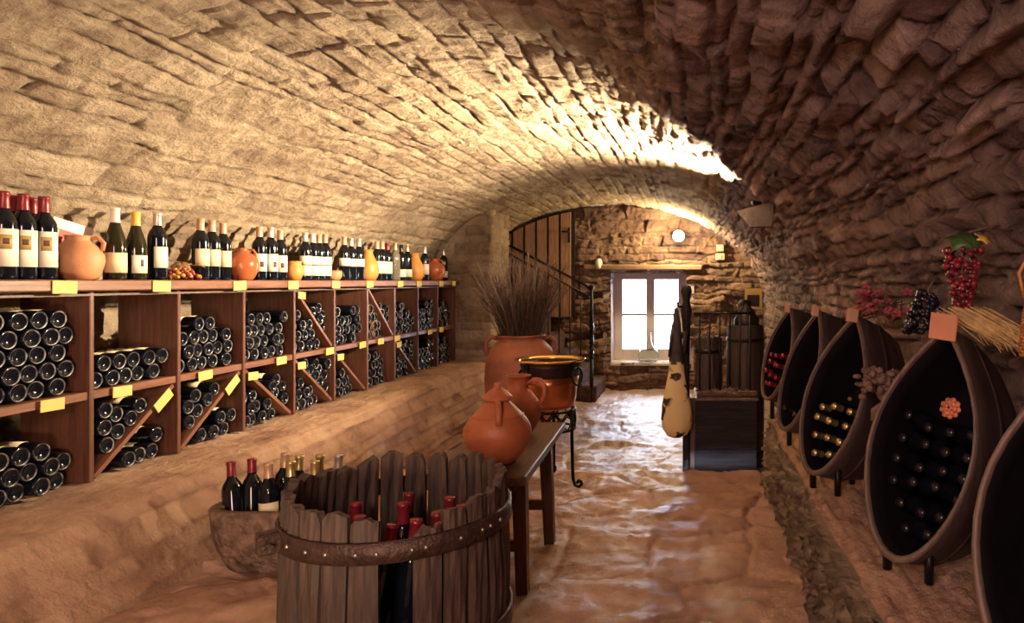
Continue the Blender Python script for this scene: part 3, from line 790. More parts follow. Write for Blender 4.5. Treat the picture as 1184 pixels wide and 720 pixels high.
jar('clay_jar', 'shiny round terracotta jar with narrow neck between two bottle trios', onrack(280), rj, M['terra_glaze'],
    [([(.034,0,.176), (.055,0,.175), (.066,0,.155), (.06,0,.14)], .007), ([(-.034,0,.176), (-.055,0,.175), (-.066,0,.155), (-.06,0,.14)], .007)], s=.98, rz=.4)
sp_ = [(0,.004),(.036,0),(.05,.03),(.056,.06),(.05,.09),(.04,.105),(.046,.122),(.04,.122),(.034,.105),(0,.09)]
jar('clay_pot', 'small orange clay pot above the first upper diagonal of the rack', onrack(340), sp_, M['terra_orange'])
jar('clay_pot', 'little dish-like clay pot between the band-labelled bottles and next trio', onrack(386), [(0,.004),(.035,0),(.05,.02),(.056,.05),(.05,.07),(.045,.07),(.04,.05),(0,.03)], M['terra_pale'])
gd = [(0,.004),(.045,0),(.062,.035),(.068,.075),(.058,.12),(.04,.155),(.028,.185),(.03,.21),(.024,.21),(.02,.18),(0,.16)]
jar('gourd_jar', 'orange gourd-shaped jar nearest along the rack top, right of the middle trio', onrack(426), gd, M['terra_orange'], s=1.15)
jar('gourd_jar', 'orange gourd-shaped jar farther along the rack top, near the pillar', onrack(480), gd, M['terra_orange'], s=1.2)
jar('clay_jar', 'red clay jar with two handles between the last bottles by the pillar', onrack(503), rj, M['terra_glaze'],
    [([(.034,0,.176), (.055,0,.175), (.066,0,.155), (.06,0,.14)], .007), ([(-.034,0,.176), (-.055,0,.175), (-.066,0,.155), (-.06,0,.14)], .007)], s=1.15)

# --- tipped card box behind the jug
bx = link('gift_box', MB().box((0,0,0), (.09,.19,.215), bev=.003).mesh('gift_box', M['boxred']), None, (RX-.20, 2.885, TZ+.127), (-.20, 0, 0))
tag(bx, 'tipped red and white card wine box behind the squat pale jug', 'box')
MB().box((0,0,.096), (.094,.194,.045), bev=.003).build('lid', M['boxwhite'], bx)
MB().box((0,-.078,-.018), (.093,.038,.181), bev=.002).build('white_panel', M['boxwhite'], bx)

# --- grapes lying on the rack
def berries(n, fn, r=(.009,.013), m=0, o=None):
    o = o or MB()
    for _ in range(n):
        p = fn(); o.ball(p, random.uniform(*r), m, 1)
    return o
gp = thing('dried_grapes', 'pile of amber and red dried grapes with leaves beside the silver-capped bottle', 'grapes', onrack(208))
def pile():
    while True:
        x, y = random.uniform(-.07,.06), random.uniform(-.09,.09)
        h = .075*(1-(x/.075)**2)*(1-(y/.1)**2)
        if h > .012: return (x, y, random.uniform(.011, max(.012, h)))
berries(60, pile).build('red_berries', M['grape_red'], gp)
berries(60, pile).build('amber_berries', M['grape_amber'], gp)
def leaf_mesh(o, c, s, nrm, rz, mat_=0):
    n = Vector(nrm).normalized(); q = n.to_track_quat('Z', 'Y').to_matrix().to_4x4() @ Matrix.Rotation(rz, 4, 'Z')
    out = []
    for i in range(20):
        a = 2*PI*i/20
        r = s*(.60+.40*(1-abs(math.sin(2.5*a)))+.04*math.sin(13*a))
        out.append(Vector((r*math.cos(a), r*math.sin(a), -.25*s*(r/s)**2+.08*s*math.sin(3*a))))
    Mx = Matrix.Translation(c) @ q
    top = [o.bm.verts.new(Mx @ v) for v in out]; bot = [o.bm.verts.new(Mx @ (v-Vector((0,0,.0015)))) for v in out]
    ct = o.bm.verts.new(Mx @ Vector((0,0,.002))); cb = o.bm.verts.new(Mx @ Vector((0,0,0)))
    fs = []
    for i in range(20):
        j = (i+1) % 20
        fs += [o.bm.faces.new([top[i], top[j], ct]), o.bm.faces.new([bot[j], bot[i], cb]), o.bm.faces.new([top[i], bot[i], bot[j], top[j]])]
    o._tag(fs, mat_, True)
    return o
lf = MB()
for i in range(5): leaf_mesh(lf, (random.uniform(-.03,.05), random.uniform(-.08,.07), .075+random.uniform(0,.02)), .035, (random.uniform(-.3,1), random.uniform(-.8,.2), 1), random.random()*6)
lf.build('leaves', M['leaf_dry'], gp)
st_ = MB(); st_.tube([(0,.10,.03), (-.01,.03,.085), (-.03,-.04,.10), (-.06,-.10,.14)], [.005,.004,.003,.002], 6); st_.build('stem', M['vine'], gp)

# ------------------------------------------------------------------ stone trough with bottles
TR = (-1.70, 2.86)
tr = MB()
def trough_ring(z, w, dpt, rr):
    # rounded rectangle
    out = []
    for cx, cy, a0 in ((w/2-rr, dpt/2-rr, 0), (-w/2+rr, dpt/2-rr, PI/2), (-w/2+rr, -dpt/2+rr, PI), (w/2-rr, -dpt/2+rr, 1.5*PI)):
        for i in range(7):
            a = a0+PI/2*i/6; out.append((cx+rr*math.cos(a), cy+rr*math.sin(a), z))
    return out
rings = [trough_ring(.0,.30,.22,.10), trough_ring(.02,.40,.30,.12), trough_ring(.10,.47,.345,.13), trough_ring(.19,.50,.37,.13), trough_ring(.26,.51,.38,.13), trough_ring(.267,.50,.37,.12), trough_ring(.265,.42,.29,.10), trough_ring(.18,.40,.27,.1), trough_ring(.12,.38,.25,.1)]
prev = None
for ri, rg in enumerate(rings):
    cur = [tr.bm.verts.new((x+random.uniform(-.004,.004), y+random.uniform(-.004,.004), z+random.uniform(-.003,.003))) for x, y, z in rg]
    if prev: tr._tag([tr.bm.faces.new([prev[i], prev[(i+1) % len(cur)], cur[(i+1) % len(cur)], cur[i]]) for i in range(len(cur))], 0, True)
    else: tr.bm.faces.new(list(reversed(cur)))
    prev = cur
tr.bm.faces.new(prev)
tro = tr.build('stone_trough', simple('trough_stone', (.19,.115,.085), .9, var=.55, vscale=22, bump=1, bscale=26, bd=.035), None, (TR[0], TR[1], .003))
tag(tro, 'rough stone trough holding bottles between the ledge and the slatted basket', 'trough')
tb = [(-.165,-.07,'red',(.10,-.30),'first of two red-capped bottles leaning at the outer end of trough', None), (-.120,-.03,'red',(.05,-.29),'second of two red-capped bottles leaning at the outer end of trough', None),
      (-.015,-.08,'tan',(.03,-.05),'cream-labelled bottle at the front of the stone trough', LB_F), (.06,-.06,'gold',(.02,-.06),'gold-capped bottle right behind the cream-labelled trough bottle', LB_F),
      (.02,.03,'gold',(-.05,-.05),'gold-capped bottle in the middle back of the stone trough', None), (.095,.05,'gold',(-.06,.0),'gold-capped bottle third in the back row of the trough', None),
      (.14,-.03,'gold',(.0,.03),'gold-capped bottle nearest the slatted basket inside the trough', None), (.17,.07,'silver',(-.05,.04),'silver-capped bottle at the back corner of the trough by the basket', None),
      (-.06,.07,'tan',(-.04,-.06),'tan-capped bottle in the back row at the outer trough end', None)]
for x, y, cp, tl, lb, lab in tb:
    standing((TR[0]+x, TR[1]+y, .125), -1.15, lb, cp, lab, s=1.03, tilt=tl)

# ------------------------------------------------------------------ slatted wine press basket
BC = (-.853, 2.0); BR = .297
basket = thing('press_basket', 'old slatted wine press basket bound with riveted iron hoops, bottles inside', 'basket', (BC[0], BC[1], 0))
def stave(ang, w, zt0, zt1, r=BR, zb=.012, th=.026, jag=.006):
    o = MB(); nz, nw_ = 9, 5
    outer, inner = [], []
    ph = random.random()*9
    for kz in range(nz+1):
        ro, ri = [], []
        for kw in range(nw_+1):
            f = kw/nw_
            da = (f-.5)*w*(1-.05*abs(kz/nz-.5))
            zt = zt0+(zt1-zt0)*f+random.uniform(-jag, jag)
            z = zb+(zt-zb)*kz/nz
            if kz == nz: z -= .012*abs(f-.5)**2*8*random.random()
            rr = r+.012*math.sin(PI*z/.62)+.003*math.sin(kw*2.1+ph+kz)
            e_ = .004 if kw in (0, nw_) else 0
            ro.append(o.bm.verts.new(((rr-e_)*math.cos(da), (rr-e_)*math.sin(da), z)))
            ri.append(o.bm.verts.new(((rr-th+e_)*math.cos(da), (rr-th+e_)*math.sin(da), z-.004)))
        outer.append(ro); inner.append(ri)
    fs = []
    for kz in range(nz):
        for kw in range(nw_):
            fs.append(o.bm.faces.new([outer[kz][kw], outer[kz][kw+1], outer[kz+1][kw+1], outer[kz+1][kw]]))
            fs.append(o.bm.faces.new([inner[kz][kw+1], inner[kz][kw], inner[kz+1][kw], inner[kz+1][kw+1]]))
        for kw in (0, nw_):
            fs.append(o.bm.faces.new([outer[kz][kw], outer[kz+1][kw], inner[kz+1][kw], inner[kz][kw]]))
    for kz in (0, nz):
        for kw in range(nw_): fs.append(o.bm.faces.new([outer[kz][kw], outer[kz][kw+1], inner[kz][kw+1], inner[kz][kw]]))
    o._tag(fs, 0, False)
    return o
# angle measured from +X; the camera sees the side around -67 degrees; top heights by bearing
NST = 25
def top_at(deg):
    # deg: 0 = towards the camera, positive to the right
    d_ = (deg+180) % 360-180
    a = abs(d_)
    if a > 62: return .612
    if d_ < -42: return .600
    if d_ < -26: return .60
    if d_ < -12: return .580
    if d_ < 12: return None
    if d_ < 22: return .560
    return .590
camdir = math.degrees(math.atan2(-BC[1], -BC[0]))
gapdone = 0
for i in range(NST):
    an = i*360/NST+3
    deg = ((an-camdir)+180) % 360-180
    wdt = 2*PI/NST*random.uniform(.84,.95)
    t = top_at(deg)
    if t is None:
        if -4 < deg < 9: continue          # missing stave
        t = .545
    z0_, z1_ = t+random.uniform(-.012,.012), t+random.uniform(-.012,.012)
    if deg > 62 or deg < -62:
        z1_ -= random.uniform(0, .012)
    stave(math.radians(an), wdt, z0_, z1_).build('stave', M['stave'], basket, (0,0,0), (0,0,math.radians(an)))
def hoop(z0, z1, name='hoop'):
    def rr(z): return BR+.012*math.sin(PI*z/.62)+.002
    return MB().lathe([(rr(z0), z0), (rr(z0)+.009, z0+.002), (rr(z1)+.009, z1-.002), (rr(z1), z1), (rr(z0), z0)], 72).build(name, M['rust'], basket)
h1 = hoop(.475, .530); h2 = hoop(.165, .222)
def rivets(h, z, degs):
    for dg in degs:
        an = math.radians(camdir+dg); rr = BR+.012*math.sin(PI*z/.62)+.010
        m = MB(); m.ball((rr*math.cos(an), rr*math.sin(an), z), .0065, sub=1); m.build('rivet', M['rivet'], h)
rivets(h1, .503, (-58, -44, -33, -19, -10, 5, 11, 28, 41, 47, 56)); rivets(h2, .195, (-60, 20, 58))
lug = MB(); an = math.radians(camdir-72)
lug.box(((BR+.03)*math.cos(an), (BR+.03)*math.sin(an), .503), (.07, .018, .055), rot=(0,0,an), bev=.003)
lug.box(((BR+.033)*math.cos(an+.09), (BR+.033)*math.sin(an+.09), .503), (.07, .014, .05), rot=(0,0,an+.09), bev=.003)
lug.tube([((BR+.045)*math.cos(an-.08), (BR+.045)*math.sin(an-.08), .503), ((BR+.045)*math.cos(an+.18), (BR+.045)*math.sin(an+.18), .503)], .007, 8)
lug.build('hoop_lug', M['rust'], h1)
fl = MB().lathe([(0,.18),(BR-.035,.18),(BR-.035,.21),(0,.21)], 40, smooth=False); fl.build('bottom_board', M['stave'], basket)
# a stack of bottles inside, standing on crates of straw
fillr = MB()
inb = [(-.02,-.17,'crimson',.2,'crimson-capped bottle leaning in the gap of the basket front',(-.2,.1)), (.06,-.12,'crimson',.22,'crimson-capped bottle just right of the basket gap',(.1,.05)),
       (.13,-.02,'red',.2,'red-capped bottle standing towards the bench side of the basket',(0,.1)), (-.10,-.06,'crimson',.2,'crimson-capped bottle left of the gap inside the basket',(.05,-.1)),
       (0,.02,'crimson',.22,'crimson-capped bottle at the centre of the basket',(.0,.0)), (.09,.09,'red',.2,'red-capped bottle behind the centre of the basket',(-.08,.03)),
       (.19,.03,'crimson',.18,'crimson-capped bottle against the bench-side staves of the basket',(0,.06)), (-.06,.13,'red',.18,'red-capped bottle against the far staves of the basket',(-.1,0)),
       (.17,-.11,'red',.17,'red-capped bottle behind the broad cut stave of the basket',(.05,.05)), (-.17,.04,'crimson',.17,'crimson-capped bottle on the ledge side inside the basket',(0,-.06)),
       (.015,-.245,'black',.08,'dark bottle showing through the missing stave of the basket',(-.03,.02))]
for x, y, cp, z, lb, tl in inb:
    standing((BC[0]+x, BC[1]+y, .213), random.random()*6, lb, cp, None, s=1.0+.5*(z-.17), tilt=tl)

# ------------------------------------------------------------------ bench
bench = thing('bench', 'low dark wooden bench carrying two terracotta jugs', 'bench', (-.80, 2.9, 0))
bt = MB().box((0,0,.468), (.38,.94,.036), bev=.005, jit=.003); bt.build('bench_top', M['bench'], bench, None, (0,0,.03))
ap = MB().box((0,0,.425), (.27,.76,.045), bev=.003); ap.build('apron', M['bench'], bench, None, (0,0,.03))
for sx, sy in ((1,-1),(1,1),(-1,-1),(-1,1)):
    lg = MB(); a = Vector((.150*sx, .30*sy-(.02 if sy < 0 else .10), .452)); bq = Vector((.178*sx, .36*sy-(.02 if sy < 0 else .22), 0))
    if sy > 0: a.y = .14; bq.y = .10
    w_ = .024
    vs = [lg.bm.verts.new(p+Vector((dx*w_*f, dy*w_*f, 0))) for p, f in ((bq, .85), (a, 1.1)) for dx, dy in ((-1,-1),(1,-1),(1,1),(-1,1))]
    for q in ((3,2,1,0),(4,5,6,7),(0,1,5,4),(1,2,6,5),(2,3,7,6),(3,0,4,7)): lg.bm.faces.new([vs[i] for i in q])
    lg.build('leg', M['bench_leg'], bench)
MB().box((0,-.352,.195), (.32,.022,.042), bev=.003).build('stretcher', M['bench'], bench)
MB().box((0,.113,.195), (.32,.022,.042), bev=.003).build('stretcher', M['bench'], bench)

BTOP = .487
# --- lidded jug and open pitcher on the bench
jp = [(0,.004),(.062,0),(.072,.006),(.10,.045),(.124,.09),(.132,.125),(.128,.155),(.112,.188),(.090,.215),(.066,.243),(.048,.262),(.044,.268)]
jo = thing('clay_jug', 'round terracotta jug with cone lid and strap handle at the near end of bench', 'jug', (-.745, 2.62, BTOP), 0); jo.scale = (.97,.97,.88)
body = MB().lathe(jp+[(.040,.268),(.044,.25),(.08,.2),(0,.15)], 40)
body.lathe([(.126,.150),(.1290,.153),(.1265,.157)], 40); body.lathe([(.100,.204),(.1035,.206),(.0985,.210)], 40)
body.build('body', M['terra'], jo)
ld = MB().lathe([(.044,.266),(.056,.272),(.060,.278),(.058,.284),(.040,.305),(.020,.322),(.014,.326),(.016,.338),(.012,.345),(0,.346)], 28)
ld.build('lid', M['terra'], jo)
hp = MB(); pts = [(.036,-.0,.262), (.060,-.0,.270), (.082,0,.255), (.098,0,.225), (.112,0,.180)]
pts = [(x*math.cos(-1.25), x*math.sin(-1.25), z) for x, y, z in pts]
hp.tube(pts, [.012,.014,.014,.013,.012], 10); hp.build('handle', M['terra'], jo)
pp = [(0,.004),(.058,0),(.066,.006),(.092,.05),(.112,.10),(.114,.135),(.100,.172),(.074,.208),(.054,.232),(.048,.255),(.050,.285),(.060,.300),(.064,.304),(.058,.306),(.050,.295),(.042,.26),(.044,.235),(.07,.19),(0,.12)]
po = thing('clay_pitcher', 'open-necked terracotta pitcher with loop handle at the far end of bench', 'pitcher', (-.785, 3.09, BTOP), 0); po.scale = (.9,.9,.88)
MB().lathe(pp, 40).build('body', M['terra'], po)
hp = MB(); a_ = -.28
pts = [(.048,.262), (.085,.285), (.122,.282), (.145,.255), (.148,.215), (.132,.175), (.104,.155)]
hp.tube([(x*math.cos(a_), x*math.sin(a_), z) for x, z in pts], [.012,.013,.014,.014,.013,.012,.012], 10); hp.build('handle', M['terra'], po)

# ------------------------------------------------------------------ copper cauldron on an iron trivet, basin behind
CP = (-.825, 3.98)
tv = thing('iron_trivet', 'black iron trivet with scrolled feet and lattice band under the copper cauldron', 'stand', (CP[0], CP[1], 0)); tv.scale = (1.14, 1.14, 1)
def ringpts(r, z, n=28, cx=0, cy=0): return [(cx+r*math.cos(2*PI*i/n), cy+r*math.sin(2*PI*i/n), z) for i in range(n)]
TVZ = .435
MB().tube(ringpts(.125, TVZ), .008, 6, closed=True).build('top_ring', M['iron'], tv)
MB().tube(ringpts(.125, TVZ-.11), .008, 6, closed=True).build('lower_ring', M['iron'], tv)
lt = MB()
for i in range(10):
    a = 2*PI*i/10
    for sgn in (1, -1):
        lt.tube([(.125*math.cos(a+sgn*t*.63), .125*math.sin(a+sgn*t*.63), TVZ-.11*t) for t in np.linspace(0, 1, 6)], .0045, 5)
    lt.tube([(.128*math.cos(a+.3+.14*math.cos(t)), .128*math.sin(a+.3+.14*math.cos(t)), TVZ-.055+.022*math.sin(t)) for t in np.linspace(0, 5.5, 9)], .004, 5)
lt.build('lattice_band', M['iron'], tv)
for a in (-.45, -.45+2.09, -.45+4.19):
    ca, sa = math.cos(a), math.sin(a)
    pts = [(.132, TVZ+.01), (.134, .30), (.138, .12), (.142, .045), (.155, .014), (.178, .010), (.192, .024), (.190, .042), (.176, .047), (.168, .036), (.174, .028)]
    MB().tube([(r*ca, r*sa, z) for r, z in pts], .0085, 8).build('leg', M['iron'], tv)
cd = thing('copper_cauldron', 'dented copper cauldron with sooty neck and brass rim standing on the iron trivet', 'cauldron', (CP[0], CP[1], TVZ+.009)); cd.scale = (1.22, 1.22, 1.18)
cpf = [(0,.002),(.095,0),(.112,.012),(.120,.05),(.126,.12),(.132,.160)]
MB().lathe(cpf+[(.128,.160),(.118,.06),(.09,.02),(0,.015)], 40, wob=lambda a, z: .012*math.sin(3*a+z*9)+.008*math.sin(7*a)).build('bowl', M['copper'], cd)
MB().lathe([(.132,.158),(.136,.175),(.140,.205),(.144,.226),(.138,.226),(.134,.2),(.128,.162),(.132,.158)], 40, wob=lambda a, z: .012*math.sin(3*a+z*9)+.008*math.sin(7*a)).build('neck_band', M['soot'], cd)
MB().lathe([(.142,.224),(.158,.232),(.166,.240),(.160,.244),(.148,.238),(.138,.228),(.142,.224)], 40, wob=lambda a, z: .02*math.sin(3*a)+.012*math.sin(8*a+1)).build('rim', M['brass'], cd)
for a in (-.5, PI+.95):
    m = MB(); c = Vector((.150*math.cos(a), .150*math.sin(a), .165)); tdir = Vector((-math.sin(a), math.cos(a), 0)); rd = Vector((math.cos(a), math.sin(a), 0))
    m.tube([c+tdir*.035*math.cos(t)+Vector((0,0,.042*math.sin(t)))+rd*.012 for t in np.linspace(0, 2*PI, 18)[:-1]], .006, 6, closed=True)
    m.box(c+rd*-.002+Vector((0,0,.045)), (.02,.03,.03), rot=(0,0,a), bev=.003)
    m.build('ring_handle', M['iron'], cd)
# ------------------------------------------------------------------ big jar of twigs
tj = thing('clay_storage_jar', 'big terracotta storage jar standing beyond the bench, full of twigs', 'jar', (-1.40, 5.6, LOW))
tp = [(0,.004),(.15,0),(.17,.02),(.23,.20),(.275,.42),(.290,.60),(.280,.74),(.245,.85),(.20,.90),(.175,.915),(.185,.945),(.20,.955),(.19,.965),(.165,.955),(.155,.915),(.22,.83),(0,.6)]
MB().lathe(tp, 48).build('body', M['tinaja'], tj)
for a in (.1, PI+.1):
    m = MB(); ca, sa = math.cos(a), math.sin(a)
    m.tube([(r*ca, r*sa, z) for r, z in ((.185,.93), (.235,.945), (.275,.91), (.285,.85), (.262,.80))], .018, 10); m.build('handle', M['tinaja'], tj)
tw = MB()
for i in range(230):
    a = random.random()*2*PI; r0 = .13*math.sqrt(random.random()); sp2 = random.random()**.7*.36
    b0 = Vector((r0*math.cos(a), r0*math.sin(a), random.uniform(-.08, .0)))
    top = Vector(((r0+sp2)*math.cos(a+random.uniform(-.4,.4))-.02, (r0+sp2)*math.sin(a+random.uniform(-.4,.4)), random.uniform(.45,.80)-sp2*.35))
    mid = b0.lerp(top, .5)+Vector((random.gauss(0,.02), random.gauss(0,.02), .05))
    tw.tube([b0, mid, top], [.0035,.0028,.0015], 4, cap=False)
    for _ in range(3):
        t = random.uniform(.45,.95); s0 = mid.lerp(top, max(0, t*2-1))
        tw.tube([s0, s0+Vector((random.gauss(0,.045), random.gauss(0,.045), random.uniform(.02,.10)))], [.002,.0012], 3, cap=False)
for _ in range(420):
    a = random.random()*2*PI; r = .17*math.sqrt(random.random())
    z = random.uniform(0,.32); k_ = 1+z*1.1
    b0 = Vector((r*math.cos(a)*k_, r*math.sin(a)*k_, z)); tw.tube([b0, b0+Vector((random.gauss(0,.02)+.05*math.cos(a), random.gauss(0,.02)+.05*math.sin(a), .16))], .0022, 3, cap=False)
two = tw.build('dried_twigs', M['twig'], None, (-1.40, 5.6, LOW+.90)); tag(two, 'spreading bundle of dry brown vine twigs standing in the big storage jar', 'twigs')

# ------------------------------------------------------------------ the railed corner on the far right
bn = thing('wooden_bin', 'black painted plank bin with pale rim beyond the far end of right ledge', 'bin', (.215, 4.62, LOW))
BW, BD, BH = .40, .50, .66
for i in range(4):
    MB().box((0, -BD/2, .02+i*.155+.075), (BW, .022, .152), bev=.003).build('front_plank', M['binwood'], bn)
MB().box((-BW/2-.012, -BD/2+.0, BH/2+.0), (.035, .05, BH), bev=.004).build('corner_post', M['tubrim'], bn)
MB().box((-BW/2+.01, 0, BH/2), (.022, BD-.03, BH-.03), bev=.003).build('side_panel', M['binwood'], bn)
MB().box((BW/2-.01, 0, BH/2), (.022, BD-.03, BH-.03), bev=.003).build('side_panel', M['binwood'], bn)
MB().box((0, -BD/2, BH-.012), (BW+.02, .05, .02), bev=.004).build('rim', M['tubrim'], bn)
MB().box((0, .0, BH-.035), (BW, BD, .02), bev=.003).build('lid_board', M['binwood'], bn)
BZT = LOW+BH
vr = MB()
for j in range(4):
    ph = j*1.6; vr.tube([(-.19+.38*t, .016*math.cos(t*22+ph), .022+.014*math.sin(t*22+ph)) for t in np.linspace(0, 1, 34)], .0075, 6)
for _ in range(40):
    x = random.uniform(-.18,.18); vr.tube([(x, 0, .03), (x+random.uniform(-.03,.03), random.uniform(-.04,.04), random.uniform(.03,.075))], [.004,.002], 4)
vo = vr.build('vine_rope', M['vine'], None, (.225, 4.375, BZT-.002)); tag(vo, 'twisted dry vine lying along the pale rim of the black bin', 'vine')
# railing standing on the bin
rg = thing('iron_railing', 'low railing of thin black iron bars standing on the black bin', 'railing', (.215, 4.46, BZT-.024))
for i in range(6):
    x = -.165+.066*i
    MB().tube([(x,0,0), (x,0,.555)], .006, 6).build('bar', M['iron'], rg)
MB().tube([(-.20,0,.555), (.20,0,.555)], .008, 6).build('top_rail', M['iron'], rg)
MB().tube([(-.19,0,.05), (.19,0,.05)], .006, 6).build('bottom_rail', M['iron'], rg)
# tall post with the hide bag
ps = thing('hanging_post', 'dark turned post at the corner of the bin from which the hide hangs', 'post', (-.035, 4.30, LOW))
MB().lathe([(0,0),(.026,0),(.024,.3),(.020,.7),(.022,1.05),(.028,1.15),(.036,1.22),(.022,1.27),(.026,1.30),(.036,1.335),(.028,1.37),(0,1.38)], 16).build('shaft', M['binwood'], ps)
MB().tube([(0,0,1.24),(-.05,-.03,1.24),(-.055,-.035,1.27)], .007, 6).build('hook', M['iron'], ps)
hb = MB()
hpf = [(0,.0),(.03,.004),(.062,.02),(.083,.06),(.088,.12),(.082,.20),(.068,.30),(.055,.40),(.047,.47)]
hb.lathe(hpf, 26, sy=.75, wob=lambda a, z: .10*math.sin(2*a+z*11)+.05*math.sin(5*a+z*17))
hido = thing('hide_bag', 'yellow and black spotted hide wineskin hanging from the dark turned post', 'wineskin', (-.095, 4.215, .215))
hb.build('body', M['hide'], hido)
hn = MB(); hn.lathe([(.049,.455),(.042,.54),(.034,.62),(.026,.70),(.018,.76),(.012,.80),(0,.803)], 18, sy=.8, wob=lambda a, z: .10*math.sin(3*a+z*30))
hn.tube([(.02,0,.62),(.055,-.02,.66),(.05,-.02,.52)], [.02,.018,.010], 8); hn.tube([(-.015,0,.70),(-.03,-.02,.62),(-.045,-.02,.50)], [.014,.012,.007], 8)
hn.build('tied_neck', simple('dark_hide', (.045,.03,.032), .6, var=.5, vscale=25, bump=.5), hido)
MB().tube([(0,0,.79),(.004,.045,.815),(.006,.05,.80)], .005, 6).build('cord', M['straw'], hido)
# barrels behind the railing
def cask(name, label, loc, r, h, cat='barrel', n=14):
    t = thing(name, label, cat, loc)
    for i in range(n):
        a = 2*PI*i/n
        m = MB(); hw = PI/n*.97
        lv_ = []
        for z in np.linspace(0, h, 7):
            rr = r*(1+.05*math.sin(PI*z/h))
            lv_.append([m.bm.verts.new((q*math.cos(b_), q*math.sin(b_), z)) for q, b_ in ((rr,-hw),(rr*1.004,0),(rr,hw),(rr-.02,hw),(rr-.02,-hw))])
        for A_, B_ in zip(lv_, lv_[1:]):
            for q in range(5): m.bm.faces.new([A_[q], A_[(q+1)%5], B_[(q+1)%5], B_[q]])
        m.bm.faces.new(list(reversed(lv_[0]))); m.bm.faces.new(lv_[-1])
        m.build('stave', M['tub'], t, None, (0,0,a))
    MB().lathe([(0,h-.03),(r-.015,h-.03),(r-.015,h-.012),(0,h-.012)], 28, smooth=False).build('head', M['tub'], t)
    for z in (h*.12, h*.5, h*.9):
        rr = r*(1.004+.05*math.sin(PI*z/h)); MB().lathe([(rr,z-.015),(rr+.004,z-.014),(rr+.004,z+.014),(rr,z+.015),(rr,z-.015)], 40).build('hoop', M['iron'], t)
    return t
cask('tall_cask', 'tall dark wooden cask with the funnel jug on top behind the railing', (.40, 5.12, LOW), .135, 1.075)
cask('narrow_cask', 'lower dark cask heaped with dry grapes behind the railing', (.125, 5.12, LOW), .10, .98)
fj = thing('funnel_jug', 'black metal wine jug with cone top on the tall dark cask', 'jug', (.41, 5.12, LOW+1.064))
MB().lathe([(0,.002),(.09,0),(.094,.01),(.094,.05),(.05,.12),(.03,.15),(.028,.19),(.034,.195),(.02,.196),(0,.17)], 28).build('body', M['iron'], fj)
MB().tube([(-.06,-.04,.11),(-.075,-.05,.16),(-.028,-.015,.185)], .006, 6).build('spout', M['foil_silver'], fj)
sg = thing('table_sign', 'small cream card in a yellow frame behind the black funnel jug', 'sign', (.475, 5.28, LOW+1.064))
MB().box((0,0,.20), (.135,.008,.16), bev=.002).build('frame', M['card'], sg)
MB().box((.0,-.006,.185), (.095,.004,.09), bev=.001).build('card', M['binwood'], sg)
MB().box((0,.01,.07), (.02,.02,.14), bev=.002).build('stand', M['iron'], sg)
dg = thing('dried_grapes', 'heap of pale dry grapes and stalks on the lower dark cask', 'grapes', (.125, 5.12, LOW+.97))
def heap():
    a = random.random()*2*PI; r = .085*math.sqrt(random.random()); return (r*math.cos(a), r*math.sin(a), .012+random.random()*.10*(1-r/.1))
berries(70, heap, (.008,.012)).build('berries', simple('raisin', (.22,.15,.10), .6, var=.6, vscale=30), dg)
sk = MB()
for _ in range(26):
    p = Vector(heap()); sk.tube([p, p+Vector((random.gauss(0,.03), random.gauss(0,.03), random.uniform(.02,.06)))], .002, 4)
sk.build('stalks', M['straw'], dg)

